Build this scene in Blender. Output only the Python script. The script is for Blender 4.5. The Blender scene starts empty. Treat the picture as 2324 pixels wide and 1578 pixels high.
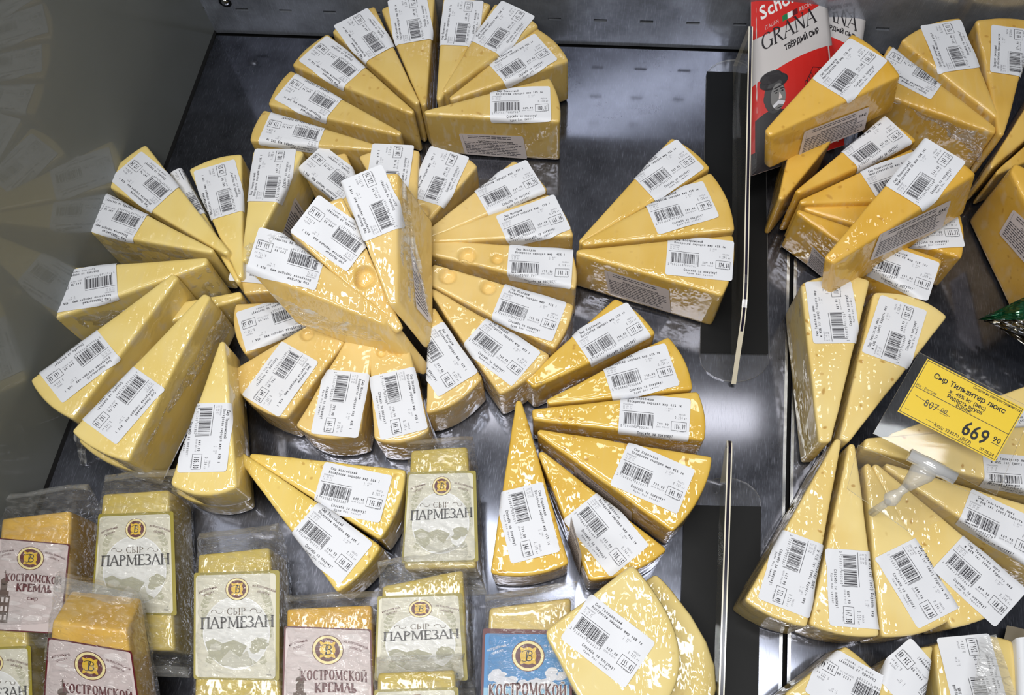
import bpy, math, random
from mathutils import Vector as V, Matrix, noise as mnoise
random.seed(7)
S = bpy.context.scene
COL = S.collection

# ------------------------------------------------------------------ camera
FW, FH, F = 2324.0, 1578.0, 2100.0
Yc = V((717, 5129, -F)).normalized()
Zc = V((-100, 874, F)).normalized()
Yc = (Yc - Zc * Yc.dot(Zc)).normalized()
Xc = Yc.cross(Zc)
R = Matrix((Xc, Yc, Zc))                     # camera -> world
CAM = V((0, 0, .065)) - (R @ V((0, 0, -1))) * .79
cam = bpy.data.cameras.new('camera')
cam.sensor_width = 36; cam.sensor_fit = 'HORIZONTAL'; cam.lens = F * 36 / FW
cam.clip_start = .01; cam.clip_end = 50
co = bpy.data.objects.new('camera', cam); COL.objects.link(co)
co.matrix_world = Matrix.Translation(CAM) @ R.to_4x4()
S.camera = co

def ray(p):
    return R @ V((p[0] - FW / 2, FH / 2 - p[1], -F))
def P(p, z=0.0):                             # point of the place seen at pixel p, at height z
    d = ray(p); return CAM + d * ((z - CAM.z) / d.z)
def PP(p, o, n):                             # point seen at p on the plane through o with normal n
    d = ray(p); return CAM + d * ((o - CAM).dot(n) / d.dot(n))

# ------------------------------------------------------------------ world, lamps, exposure
w = bpy.data.worlds.new('world'); S.world = w; w.use_nodes = True
w.node_tree.nodes['Background'].inputs[0].default_value = (.75, .85, 1, 1)
w.node_tree.nodes['Background'].inputs[1].default_value = .035
def lamp(name, loc, target, sx, sy, power, col):
    l = bpy.data.lights.new(name, 'AREA'); l.shape = 'RECTANGLE'; l.size = sx; l.size_y = sy
    l.energy = power; l.color = col
    o = bpy.data.objects.new(name, l); COL.objects.link(o); o.location = loc
    o.rotation_euler = (V(target) - V(loc)).to_track_quat('-Z', 'Y').to_euler()
    return o
lamp('ceiling_lamp_front', (-.15, -.42, 1.35), (-.02, -.14, 0), 1.5, .16, 15, (1, .98, .95))
lamp('ceiling_lamp_over', (.1, .10, 2.0), (.05, -.05, 0), 1.3, .14, 9, (.95, .98, 1))
lamp('ceiling_lamp_back', (.0, .75, 2.3), (.05, 0, 0), 1.3, .12, 4, (1, .97, .92))
S.view_settings.view_transform = 'Standard'; S.view_settings.look = 'None'
S.view_settings.gamma = 1; S.view_settings.exposure = 0.14
S.view_settings.use_curve_mapping = False

cy = S.cycles
cy.max_bounces = 5; cy.diffuse_bounces = 2; cy.glossy_bounces = 3; cy.transparent_max_bounces = 9
cy.adaptive_threshold = .03
cy.caustics_reflective = False; cy.caustics_refractive = False; cy.sample_clamp_indirect = 4
# ------------------------------------------------------------------ materials
MATS = {}
def newmat(name):
    m = bpy.data.materials.new(name); m.use_nodes = True; MATS[name] = m
    nt = m.node_tree; nt.nodes.clear()
    out = nt.nodes.new('ShaderNodeOutputMaterial')
    return m, nt, out
def N(nt, t, **kw):
    n = nt.nodes.new('ShaderNode' + t)
    for k, v in kw.items():
        if k in n.inputs: n.inputs[k].default_value = v
        else: setattr(n, k, v)
    return n
def lin(c):
    return tuple(((x / 255) / 12.92 if x / 255 <= .04045 else ((x / 255 + .055) / 1.055) ** 2.4) for x in c) + (1,)
def flat(name, rgb, rough=.55, metal=0, coat=0, spec=.5):
    m, nt, out = newmat(name)
    b = N(nt, 'BsdfPrincipled'); b.inputs['Base Color'].default_value = lin(rgb)
    b.inputs['Roughness'].default_value = rough; b.inputs['Metallic'].default_value = metal
    b.inputs['Coat Weight'].default_value = coat; b.inputs['Coat Roughness'].default_value = .08
    b.inputs['Specular IOR Level'].default_value = spec
    nt.links.new(b.outputs[0], out.inputs[0]); return m
def mixcol(nt, fac, a, b):
    m = N(nt, 'Mix'); m.data_type = 'RGBA'
    if isinstance(fac, (int, float)): m.inputs[0].default_value = fac
    else: nt.links.new(fac, m.inputs[0])
    for i, x in ((6, a), (7, b)):
        if isinstance(x, tuple): m.inputs[i].default_value = x
        else: nt.links.new(x, m.inputs[i])
    return m.outputs[2]
def ramp(nt, src, a, b, lo=0, hi=1):
    r = N(nt, 'MapRange'); nt.links.new(src, r.inputs[0])
    r.inputs[1].default_value = a; r.inputs[2].default_value = b
    r.inputs[3].default_value = lo; r.inputs[4].default_value = hi
    return r.outputs[0]
def cheese_mat(name, rgb, rgb2, eyes=0.0, film=.5, crinkle=.5):
    """cheese paste under clinging film: the coat is the film and carries its creases"""
    m, nt, out = newmat(name); L = nt.links.new
    tc = N(nt, 'TexCoord'); oi = N(nt, 'ObjectInfo')
    add = N(nt, 'VectorMath', operation='ADD'); L(tc.outputs['Object'], add.inputs[0])
    sc = N(nt, 'VectorMath', operation='SCALE'); L(oi.outputs['Location'], sc.inputs[0]); sc.inputs['Scale'].default_value = 3.7
    L(sc.outputs[0], add.inputs[1]); co_ = add.outputs[0]
    n4 = N(nt, 'TexNoise', Scale=26.0, Detail=1.0); L(co_, n4.inputs['Vector'])
    base = mixcol(nt, ramp(nt, n4.outputs[0], .35, .68), lin(rgb), lin(rgb2))
    if eyes:
        wob = N(nt, 'VectorMath', operation='SCALE'); L(n4.outputs['Color'], wob.inputs[0]); wob.inputs['Scale'].default_value = .03
        wad = N(nt, 'VectorMath', operation='ADD'); L(co_, wad.inputs[0]); L(wob.outputs[0], wad.inputs[1])
        vo = N(nt, 'TexVoronoi', Scale=125.0, Randomness=1.0); L(wad.outputs[0], vo.inputs['Vector'])
        sx = N(nt, 'SeparateXYZ'); L(vo.outputs['Color'], sx.inputs[0])
        s = N(nt, 'Math', operation='MULTIPLY'); L(ramp(nt, vo.outputs['Distance'], .14, .27, 1, 0), s.inputs[0])
        L(ramp(nt, sx.outputs[0], .62, .8, 0, eyes), s.inputs[1])
        base = mixcol(nt, s.outputs[0], base, lin((int(rgb[0] * .78), int(rgb[1] * .66), int(rgb[2] * .45))))
    # creases of the film: long streaks and small facets
    wv = N(nt, 'Mapping'); L(co_, wv.inputs['Vector']); wv.inputs['Scale'].default_value = (230, 38, 70); wv.inputs['Rotation'].default_value = (.2, .3, .6)
    n3 = N(nt, 'TexNoise', Scale=1.0, Detail=1.0, Distortion=.0); L(wv.outputs[0], n3.inputs['Vector'])
    v2 = N(nt, 'TexVoronoi', Scale=170.0); L(co_, v2.inputs['Vector'])
    a = N(nt, 'Math', operation='MULTIPLY_ADD'); L(v2.outputs['Distance'], a.inputs[0]); a.inputs[1].default_value = .35; L(n3.outputs[0], a.inputs[2])
    gate = ramp(nt, n4.outputs[0], .4, .66, .12, 1)
    hgt = N(nt, 'Math', operation='MULTIPLY'); L(a.outputs[0], hgt.inputs[0]); L(gate, hgt.inputs[1])
    bump = N(nt, 'Bump', Strength=crinkle, Distance=.003); L(hgt.outputs[0], bump.inputs['Height'])
    # film gathers in milky layers round the sides
    ge = N(nt, 'NewGeometry'); sp = N(nt, 'SeparateXYZ'); L(ge.outputs['Normal'], sp.inputs[0])
    side = ramp(nt, sp.outputs[2], .25, .75, 1, .12)
    fm = N(nt, 'Math', operation='MULTIPLY'); L(side, fm.inputs[0]); L(ramp(nt, n3.outputs[0], .52, .72, 0, film), fm.inputs[1])
    base = mixcol(nt, fm.outputs[0], base, lin((226, 214, 190)))
    b = N(nt, 'BsdfPrincipled'); L(base, b.inputs['Base Color'])
    b.inputs['Roughness'].default_value = .5; b.inputs['Specular IOR Level'].default_value = .25
    b.inputs['Coat Weight'].default_value = 1; b.inputs['Coat Roughness'].default_value = .05; b.inputs['Coat IOR'].default_value = 1.6
    L(bump.outputs[0], b.inputs['Coat Normal'])
    L(b.outputs[0], out.inputs[0]); return m
def film_mat(name, haze=.05, tint=(1, 1, 1, 1), crease=.6, scale=45, rough=.06, ior=1.5, cap=.3, streak=0):
    m, nt, out = newmat(name); L = nt.links.new
    tc = N(nt, 'TexCoord')
    mp = N(nt, 'Mapping'); L(tc.outputs['Object'], mp.inputs['Vector']); mp.inputs['Scale'].default_value = (scale, scale * 2.6, scale * 1.5); mp.inputs['Rotation'].default_value = (0, 0, .5)
    n = N(nt, 'TexNoise', Scale=1.0, Detail=2.0, Distortion=.8); L(mp.outputs[0], n.inputs['Vector'])
    bp = N(nt, 'Bump', Strength=crease, Distance=.006); L(n.outputs[0], bp.inputs['Height'])
    t = N(nt, 'BsdfTransparent'); t.inputs[0].default_value = tint
    g = N(nt, 'BsdfGlossy', Roughness=rough); L(bp.outputs[0], g.inputs['Normal']); g.inputs[0].default_value = (1, 1, 1, 1)
    fr = N(nt, 'Fresnel', IOR=ior); L(bp.outputs[0], fr.inputs['Normal'])
    cl = N(nt, 'Math', operation='MINIMUM'); L(fr.outputs[0], cl.inputs[0]); cl.inputs[1].default_value = cap
    mx = N(nt, 'MixShader'); L(cl.outputs[0], mx.inputs[0]); L(t.outputs[0], mx.inputs[1]); L(g.outputs[0], mx.inputs[2])
    d = N(nt, 'BsdfDiffuse'); d.inputs[0].default_value = (.8, .8, .78, 1)
    m2 = N(nt, 'MixShader'); m2.inputs[0].default_value = haze
    if streak: L(ramp(nt, n.outputs[0], .46, .68, haze, streak), m2.inputs[0])
    L(mx.outputs[0], m2.inputs[1]); L(d.outputs[0], m2.inputs[2])
    L(m2.outputs[0], out.inputs[0]); return m
def steel_mat(name, rgb, rough=.08, hazy=.4, scratch=.3, dull=0):
    """sheet steel: a clear mirror lobe under a hazy, finely scratched one"""
    m, nt, out = newmat(name); L = nt.links.new
    tc = N(nt, 'TexCoord'); c = lin(rgb)
    n1 = N(nt, 'TexNoise', Scale=16.0, Detail=5.0, Roughness=.7); L(tc.outputs['Object'], n1.inputs['Vector'])
    hs = []
    for rot in (.35, -.8):
        mp = N(nt, 'Mapping'); L(tc.outputs['Object'], mp.inputs['Vector']); mp.inputs['Scale'].default_value = (1500, 90, 60); mp.inputs['Rotation'].default_value = (0, 0, rot)
        n3 = N(nt, 'TexNoise', Scale=1.0, Detail=1.0); L(mp.outputs[0], n3.inputs['Vector']); hs.append(ramp(nt, n3.outputs[0], .6, .8))
    mxs = N(nt, 'Math', operation='MAXIMUM'); L(hs[0], mxs.inputs[0]); L(hs[1], mxs.inputs[1])
    col = mixcol(nt, ramp(nt, n1.outputs[0], .35, .68), (c[0] * .7, c[1] * .7, c[2] * .7, 1), (c[0] * 1.15, c[1] * 1.15, c[2] * 1.15, 1))
    g1 = N(nt, 'BsdfGlossy', Roughness=rough); L(col, g1.inputs[0])
    g2 = N(nt, 'BsdfGlossy', Roughness=.42); L(mixcol(nt, mxs.outputs[0], col, (c[0] * 1.6, c[1] * 1.6, c[2] * 1.6, 1)), g2.inputs[0])
    f = N(nt, 'Math', operation='MULTIPLY_ADD'); L(mxs.outputs[0], f.inputs[0]); f.inputs[1].default_value = scratch
    L(ramp(nt, n1.outputs[0], .35, .7, hazy * .6, min(hazy * 1.5, 1)), f.inputs[2]); f.use_clamp = True
    mx = N(nt, 'MixShader'); L(f.outputs[0], mx.inputs[0]); L(g1.outputs[0], mx.inputs[1]); L(g2.outputs[0], mx.inputs[2])
    if dull:
        d = N(nt, 'BsdfDiffuse'); L(col, d.inputs[0]); m3 = N(nt, 'MixShader'); m3.inputs[0].default_value = dull
        L(mx.outputs[0], m3.inputs[1]); L(d.outputs[0], m3.inputs[2]); mx = m3
    L(mx.outputs[0], out.inputs[0]); return m

CH = {
 'cream': cheese_mat('cheese_creamy', (222, 192, 114), (214, 180, 98), .5, .45, .4),
 'posh': cheese_mat('cheese_pale_straw', (244, 220, 142), (238, 210, 124), 0, .6, .45),
 'maas': cheese_mat('cheese_holey', (238, 206, 132), (230, 194, 112), .15, .55, .5),
 'kost': cheese_mat('cheese_golden_straw', (232, 196, 108), (224, 184, 88), .2, .35, .4),
 'kor': cheese_mat('cheese_deep_gold', (234, 196, 92), (226, 182, 70), .6, .3, .55),
 'goll': cheese_mat('cheese_ivory', (238, 218, 150), (232, 208, 132), .2, .4, .6),
 'ross': cheese_mat('cheese_lemon', (240, 212, 120), (234, 202, 102), .6, .45, .45),
 'mant': cheese_mat('cheese_orange_gold', (234, 188, 86), (224, 174, 64), .5, .3, .4),
 'tils': cheese_mat('cheese_pale_eyes', (244, 220, 148), (238, 208, 128), .85, .45, .55),
 'sych': cheese_mat('cheese_butter', (230, 190, 100), (218, 174, 80), .55, .6, .55),
 'hard': cheese_mat('cheese_hard', (230, 206, 132), (220, 192, 114), .1, .3, .45),
 'parm': cheese_mat('cheese_block_olive', (212, 190, 104), (202, 178, 84), 0, .25, .5),
 'krem': cheese_mat('cheese_block_amber', (232, 188, 86), (218, 168, 60), 0, .25, .45),
}
PAPER = flat('label_paper', (228, 230, 236), .5)
INK = flat('label_ink', (38, 36, 44), .6)
INK2 = flat('label_ink_faded', (96, 94, 102), .6)
FILM = film_mat('bag_film', .03, crease=1.0, scale=80, rough=.05, cap=.22, streak=.12)
WRAP = film_mat('wrap_film', .03, crease=.9, scale=60, rough=.06, cap=.25, streak=.5)
CLEAR = film_mat('clear_plastic', .018, crease=.02, scale=10, rough=.05, ior=1.3, cap=.06)
RIMC = film_mat('plate_rim', .5, crease=.02, scale=10, rough=.1)
ACRYL = film_mat('acrylic_blade', .03, tint=(.86, .86, .84, 1), crease=.01, scale=5, rough=.02, ior=1.5)
STEEL = steel_mat('deck_steel', (112, 114, 124), .10, .34, .3)
STEEL_B = steel_mat('riser_steel', (178, 184, 196), .1, .55, .15, dull=.3)
BLACK = flat('black_void', (6, 6, 7), .8)
PAD = flat('black_pad', (8, 9, 11), .5, spec=.25)
EDGE = flat('acrylic_edge', (236, 228, 206), .15, 0, 1)
DARKW = flat('dark_panel', (16, 16, 18), .5)
CHROME = flat('chrome', (225, 226, 228), .08, 1)

# ------------------------------------------------------------------ builders
def mesh(name, verts, faces, mats, parent=None, mi=None, smooth=False, origin=None):
    origin = origin if origin is not None else V((0, 0, 0))
    me = bpy.data.meshes.new(name)
    me.from_pydata([tuple(V(v) - origin) for v in verts], [], faces)
    for m in (mats if isinstance(mats, (list, tuple)) else [mats]): me.materials.append(m)
    if mi: me.polygons.foreach_set('material_index', mi)
    if smooth: me.polygons.foreach_set('use_smooth', [True] * len(faces))
    me.update()
    o = bpy.data.objects.new(name, me); COL.objects.link(o)
    if parent is not None: o.parent = parent
    else: o.location = origin
    return o
def root(name, loc, label, cat, group=None):
    e = bpy.data.objects.new(name, None); COL.objects.link(e); e.location = loc; e.empty_display_size = .01
    tag(e, label, cat, group); return e
def tag(o, label, cat, group=None, kind=None):
    if label: o['label'] = label
    if cat: o['category'] = cat
    if group: o['group'] = group
    if kind: o['kind'] = kind
def struct(o, label=None):
    o['kind'] = 'structure'
    if label: o['label'] = label
    return o
def slab(name, pts, dn, mat, parent=None, origin=None, edge=None):      # polygon pts extruded by vector dn
    n = len(pts); vs = list(pts) + [p + dn for p in pts]
    fs = [tuple(range(n)), tuple(range(2 * n - 1, n - 1, -1))] + [(i, i + n, (i + 1) % n + n, (i + 1) % n) for i in range(n)]
    if edge: return mesh(name, vs, fs, [mat, edge], parent, [0, 0] + [1] * n, origin=origin)
    return mesh(name, vs, fs, mat, parent, origin=origin)
def spaced(n, k=3, e=.06):
    a = [e * t for t in (0, .12, .4, 1)]
    mid = [e + (1 - 2 * e) * i / n for i in range(1, n)]
    return a + mid + [1 - t for t in reversed(a)]

class Prism:
    """wedge or block: face quad A,B (narrow end) C,D (wide end), pushed along ext, rounded edges"""
    def __init__(s, A, B, C, D, ext, bulge=0, r=.004):
        s.A, s.B, s.C, s.D, s.ext, s.bulge, s.r = A, B, C, D, ext, bulge, r
        s.Lu = ((A + B) / 2 - (C + D) / 2).length; s.Lw = ext.length
        s.rim = ((C + D) / 2 - (A + B) / 2).normalized()
        s.n = (B - A + (C - D)).cross((D + C) - (A + B)).normalized()
        if s.n.dot(ext) > 0: s.n = -s.n
    def Lv(s, u): return (s.A.lerp(s.D, u) - s.B.lerp(s.C, u)).length
    def at(s, u, v, w):
        q = s.A.lerp(s.D, u).lerp(s.B.lerp(s.C, u), v)
        return q + s.rim * (s.bulge * (1 - (2 * v - 1) ** 2) * max(u, 0) ** 2) + s.ext * w
    def pt(s, u, v, w):
        Lv = max(s.Lv(u), .003); r = min(s.r, Lv * .48, s.Lw * .45)
        a, b, c = u * s.Lu, (v - .5) * Lv, w * s.Lw
        ia = min(max(a, r), s.Lu - r); ib = min(max(b, -(Lv / 2 - r)), Lv / 2 - r); ic = min(max(c, r), s.Lw - r)
        d = V((a - ia, b - ib, c - ic))
        if d.length > 1e-9:
            d = d.normalized() * r; a, b, c = ia + d.x, ib + d.y, ic + d.z
        return s.at(a / s.Lu, b / Lv + .5, c / s.Lw)
    def build(s, name, mat, parent, org, nu=14, nv=8, nw=4, wob=.0003, holes=(), taper=0):
        us, vs, ws = spaced(nu, e=.03), spaced(nv, e=.06), spaced(nw, e=.07)
        idx, verts, faces = {}, [], []
        lv = (s.C - s.D).normalized(); J, K = len(vs) - 1, len(ws) - 1
        def vid(i, j, k):
            key = (i, j, k)
            if key not in idx:
                p = s.pt(us[i], vs[j], ws[k])
                nz = mnoise.noise_vector(p * 38) * wob + mnoise.noise_vector(p * 140) * (wob * .3)
                p = p + nz
                for (hc, hr) in holes:
                    d = (p - hc).length / hr
                    if d < 1:
                        inn = s.ext.normalized() if k == 0 else ((lv if j == 0 else -lv) if j in (0, len(vs) - 1) else -s.rim)
                        if k not in (0, K) and j not in (0, J): inn = inn * .5
                        t = max(0, min(1, (1 - d) / .5)); p = p + inn * (hr * .62 * t * t * (3 - 2 * t))
                idx[key] = len(verts); verts.append(p)
            return idx[key]
        I, J, K = len(us) - 1, len(vs) - 1, len(ws) - 1
        def quad(a, b, c, d, fl):
            q = (vid(*a), vid(*b), vid(*c), vid(*d)); faces.append(q[::-1] if fl else q)
        for k in (0, K):
            for i in range(I):
                for j in range(J): quad((i, j, k), (i + 1, j, k), (i + 1, j + 1, k), (i, j + 1, k), k == 0)
        for j in (0, J):
            for i in range(I):
                for k in range(K): quad((i, j, k), (i + 1, j, k), (i + 1, j, k + 1), (i, j, k + 1), j != 0)
        for i in (0, I):
            for j in range(J):
                for k in range(K): quad((i, j, k), (i, j + 1, k), (i, j + 1, k + 1), (i, j, k + 1), i == 0)
        # orient outward
        cen = s.at(.5, .5, .5); f = faces[0]; a, b, c = verts[f[0]], verts[f[1]], verts[f[2]]
        if (b - a).cross(c - a).dot(a - cen) < 0: faces = [q[::-1] for q in faces]
        return mesh(name, verts, faces, mat, parent, smooth=True, origin=org)

# ------------------------------------------------------------------ lettering
_fc = bpy.data.curves.new('glyph', 'FONT'); _fc.resolution_u = 2
_fo = bpy.data.objects.new('glyph', _fc); COL.objects.link(_fo)
GL = {}
def glyph(ch):
    if ch not in GL:
        _fc.body = ch; bpy.context.view_layer.update()
        me = bpy.data.meshes.new_from_object(_fo.evaluated_get(bpy.context.evaluated_depsgraph_get()))
        vs = [(v.co.x, v.co.y) for v in me.vertices]; fs = [tuple(p.vertices) for p in me.polygons]
        bpy.data.meshes.remove(me)
        xs = [v[0] for v in vs] or [0, .3]
        GL[ch] = (vs, fs, min(xs), max(xs))
    return GL[ch]
EANL = ['0001101', '0011001', '0010011', '0111101', '0100011', '0110001', '0101111', '0111011', '0110111', '0001011']
EANP = ['LLLLLL', 'LLGLGG', 'LLGGLG', 'LLGGGL', 'LGLLGG', 'LGGLLG', 'LGGGLL', 'LGLGLG', 'LGLGGL', 'LGGLGL']
def ean(d):
    o = '101'
    for c, p in zip(d[1:7], EANP[int(d[0])]):
        t = EANL[int(c)]
        o += t if p == 'L' else ''.join('10'[int(x)] for x in t)[::-1]
    o += '01010'
    for c in d[7:]: o += ''.join('10'[int(x)] for x in EANL[int(c)])
    return o + '101'
# serif capitals drawn with broad and hairline strokes: (x0,y0,x1,y1,weight) / ('o',cx,cy,rx,ry,a0,a1)
SER = {
 'П': (.78, [(.14, 0, .14, 1, 1), (.64, 0, .64, 1, 1), (.14, .97, .64, .97, .4)], [(.14, 0), (.64, 0), (.14, 1), (.64, 1)]),
 'А': (.8, [(.05, 0, .37, 1, .4), (.37, 1, .72, 0, 1), (.17, .36, .58, .36, .35)], [(.06, 0), (.7, 0)]),
 'Р': (.62, [(.14, 0, .14, 1, 1), ('o', .14, .74, .4, .26, -90, 90)], [(.14, 0), (.14, 1)]),
 'М': (1.0, [(.12, 0, .14, 1, .4), (.14, 1, .48, .1, 1), (.48, .1, .8, 1, .4), (.8, 1, .84, 0, 1)], [(.12, 0), (.84, 0), (.1, 1), (.85, 1)]),
 'Е': (.62, [(.14, 0, .14, 1, 1), (.14, .97, .52, .97, .4), (.14, .52, .45, .52, .35), (.14, .03, .55, .03, .4), (.52, .97, .52, .8, .35), (.55, .03, .55, .22, .35)], [(.1, 0), (.1, 1)]),
 'З': (.56, [('o', .22, .76, .26, .24, -90, 140), ('o', .2, .26, .32, .26, -140, 90)], []),
 'Н': (.8, [(.14, 0, .14, 1, 1), (.66, 0, .66, 1, 1), (.14, .52, .66, .52, .35)], [(.14, 0), (.66, 0), (.14, 1), (.66, 1)]),
 'С': (.74, [('o', .42, .5, .36, .5, 45, 315)], []),
 'Ы': (.9, [(.14, 0, .14, 1, 1), ('o', .14, .27, .36, .27, -90, 90), (.74, 0, .74, 1, 1)], [(.14, 0), (.14, 1), (.74, 0), (.74, 1)]),
 'К': (.74, [(.14, 0, .14, 1, 1), (.18, .48, .6, 1, .4), (.24, .56, .64, 0, 1)], [(.14, 0), (.14, 1), (.6, 1), (.64, 0)]),
 'О': (.8, [('o', .4, .5, .34, .5, 0, 360)], []),
 'Т': (.68, [(.33, 0, .33, 1, 1), (.05, .97, .61, .97, .4), (.05, .97, .05, .8, .35), (.61, .97, .61, .8, .35)], [(.33, 0)]),
 'Л': (.76, [(.08, 0, .36, 1, .4), (.36, 1, .66, 0, 1)], [(.08, 0), (.66, 0)]),
 'Ь': (.62, [(.14, 0, .14, 1, 1), ('o', .14, .27, .38, .27, -90, 90)], [(.14, 0), (.14, 1)]),
 'Й': (.82, [(.14, 0, .14, 1, 1), (.66, 0, .66, 1, 1), (.16, .08, .64, .92, .4), ('o', .4, 1.2, .16, .1, 180, 360)], [(.14, 0), (.66, 0), (.14, 1), (.66, 1)]),
 'G': (.84, [('o', .44, .5, .38, .5, 45, 340), (.72, 0.06, .72, .42, 1)], [(.7, .42)]),
 'R': (.74, [(.14, 0, .14, 1, 1), ('o', .14, .74, .4, .26, -90, 90), (.34, .48, .66, 0, 1)], [(.14, 0), (.14, 1), (.66, 0)]),
 'A': (.8, [(.05, 0, .37, 1, .4), (.37, 1, .72, 0, 1), (.17, .36, .58, .36, .35)], [(.06, 0), (.7, 0)]),
 'N': (.86, [(.14, 0, .14, 1, .45), (.14, 1, .7, 0, 1), (.7, 0, .7, 1, .45)], [(.14, 0), (.14, 1), (.7, 1)]),
}
class Print:
    """flat printing on a label: 2-D shapes in millimetres, each with a material and a layer"""
    def __init__(s): s.v, s.f, s.m, s.lay, s.mats = [], [], [], [], []
    def mat(s, m):
        if m not in s.mats: s.mats.append(m)
        return s.mats.index(m)
    def poly(s, pts, m, lay=1):
        k = len(s.v); s.v += [(p[0], p[1], lay) for p in pts]; s.f.append(tuple(range(k, k + len(pts)))); s.m.append(s.mat(m))
    def rect(s, x0, y0, x1, y1, m, lay=1, nx=1):
        for i in range(nx):
            a, b = x0 + (x1 - x0) * i / nx, x0 + (x1 - x0) * (i + 1) / nx
            s.poly([(a, y0), (b, y0), (b, y1), (a, y1)], m, lay)
    def line(s, x0, y0, x1, y1, t, m, lay=1):
        d = math.hypot(x1 - x0, y1 - y0) or 1; nx, ny = -(y1 - y0) / d * t / 2, (x1 - x0) / d * t / 2
        s.poly([(x0 - nx, y0 - ny), (x1 - nx, y1 - ny), (x1 + nx, y1 + ny), (x0 + nx, y0 + ny)], m, lay)
    def disc(s, cx, cy, rx, ry, m, lay=1, n=28, jag=0):
        s.poly([(cx + rx * (1 + jag * random.uniform(-1, 1)) * math.cos(2 * math.pi * i / n), cy + ry * (1 + jag * random.uniform(-1, 1)) * math.sin(2 * math.pi * i / n)) for i in range(n)], m, lay)
    def arc(s, cx, cy, rx, ry, a0, a1, t, m, lay=1, n=12, tf=None, var=False):
        tf = tf or (lambda x, y: (x, y))
        for i in range(n):
            q = []
            for a, sg in ((i, -1), (i + 1, -1), (i + 1, 1), (i, 1)):
                an = math.radians(a0 + (a1 - a0) * a / n)
                tt = t * (.35 + .65 * abs(math.cos(an))) if var else t
                q.append(tf(cx + (rx + sg * tt / 2) * math.cos(an), cy + (ry + sg * tt / 2) * math.sin(an)))
            s.poly(q, m, lay)
    def mono(s, t, x, y, cw, h, m, lay=1):
        for i, ch in enumerate(t):
            if ch == ' ': continue
            vs, fs, a, b = glyph(ch); sx = min(cw * 1.25, cw * .86 / max(b - a, .2)); sy = h / .72
            ox = x + (i + .5) * cw - (a + b) / 2 * sx; k = len(s.v)
            s.v += [(ox + p[0] * sx, y + p[1] * sy, lay) for p in vs]
            s.f += [tuple(q + k for q in f) for f in fs]; s.m += [s.mat(m)] * len(fs)
    def text(s, t, x, y, h, m, lay=1, width=None, bold=0, ang=0, slant=0, align='l', bow=0):
        sc = h / .72; adv = []; X = 0
        for ch in t:
            if ch == ' ': adv.append(X); X += .3; continue
            _, _, a, b = glyph(ch); adv.append(X - a); X += b - a + .1
        fx = (width / (X * sc) if width else 1) * sc; tot = X * fx
        o = -tot / 2 if align == 'c' else 0
        ca, sa = math.cos(math.radians(ang)), math.sin(math.radians(ang))
        for rep in ((0, 0), (bold, 0), (0, bold), (bold, bold)) if bold else ((0, 0),):
            for ch, ax in zip(t, adv):
                if ch == ' ': continue
                vs, fs, _, _ = glyph(ch); k = len(s.v)
                for p in vs:
                    px_ = o + (p[0] + ax) * fx + p[1] * sc * slant + rep[0] * h; py_ = p[1] * sc + rep[1] * h
                    if bow: py_ += bow * (1 - (2 * (px_ - o) / tot - 1) ** 2)
                    s.v.append((x + px_ * ca - py_ * sa, y + px_ * sa + py_ * ca, lay))
                s.f += [tuple(q + k for q in f) for f in fs]; s.m += [s.mat(m)] * len(fs)
    def serif(s, t, x, y, h, width, m, lay=1, wt=.13, sl=.14, bow=0, tilt=0):
        tot = sum(SER[c][0] for c in t); fx = width / tot; X = 0
        for c in t:
            wd, st, se = SER[c]
            def tf(px_, py_):
                gx = (X + px_) * fx
                return (x + gx, y + py_ * h + bow * (1 - (2 * gx / width - 1) ** 2) + tilt * gx)
            for k in st:
                if k[0] == 'o':
                    s.arc(k[1], k[2], k[3] - wt * .4 if k[3] > .3 else k[3] - wt * .3, k[4] - wt * .25, k[5], k[6], wt, m, lay, 14, tf, True)
                else:
                    x0, y0, x1, y1, wq = k; t_ = wt * wq
                    if abs(y1 - y0) < .01: q = [(x0, y0 - t_ / 2), (x1, y0 - t_ / 2), (x1, y0 + t_ / 2), (x0, y0 + t_ / 2)]
                    else: q = [(x0 - t_ / 2, y0), (x0 + t_ / 2, y0), (x1 + t_ / 2, y1), (x1 - t_ / 2, y1)]
                    s.poly([tf(*p) for p in q], m, lay)
            for (sx, sy) in se:
                yy = sy if sy < .5 else sy - .045
                s.poly([tf(sx - sl, yy), tf(sx + sl, yy), tf(sx + sl * .8, yy + .045), tf(sx - sl * .8, yy + .045)], m, lay)
            X += wd
    def emit(s, name, fn, parent, org, step=.00006):
        if not s.f: return
        return mesh(name, [fn(x, y, l * step) for x, y, l in s.v], s.f, s.mats, parent, s.m, origin=org)

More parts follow.
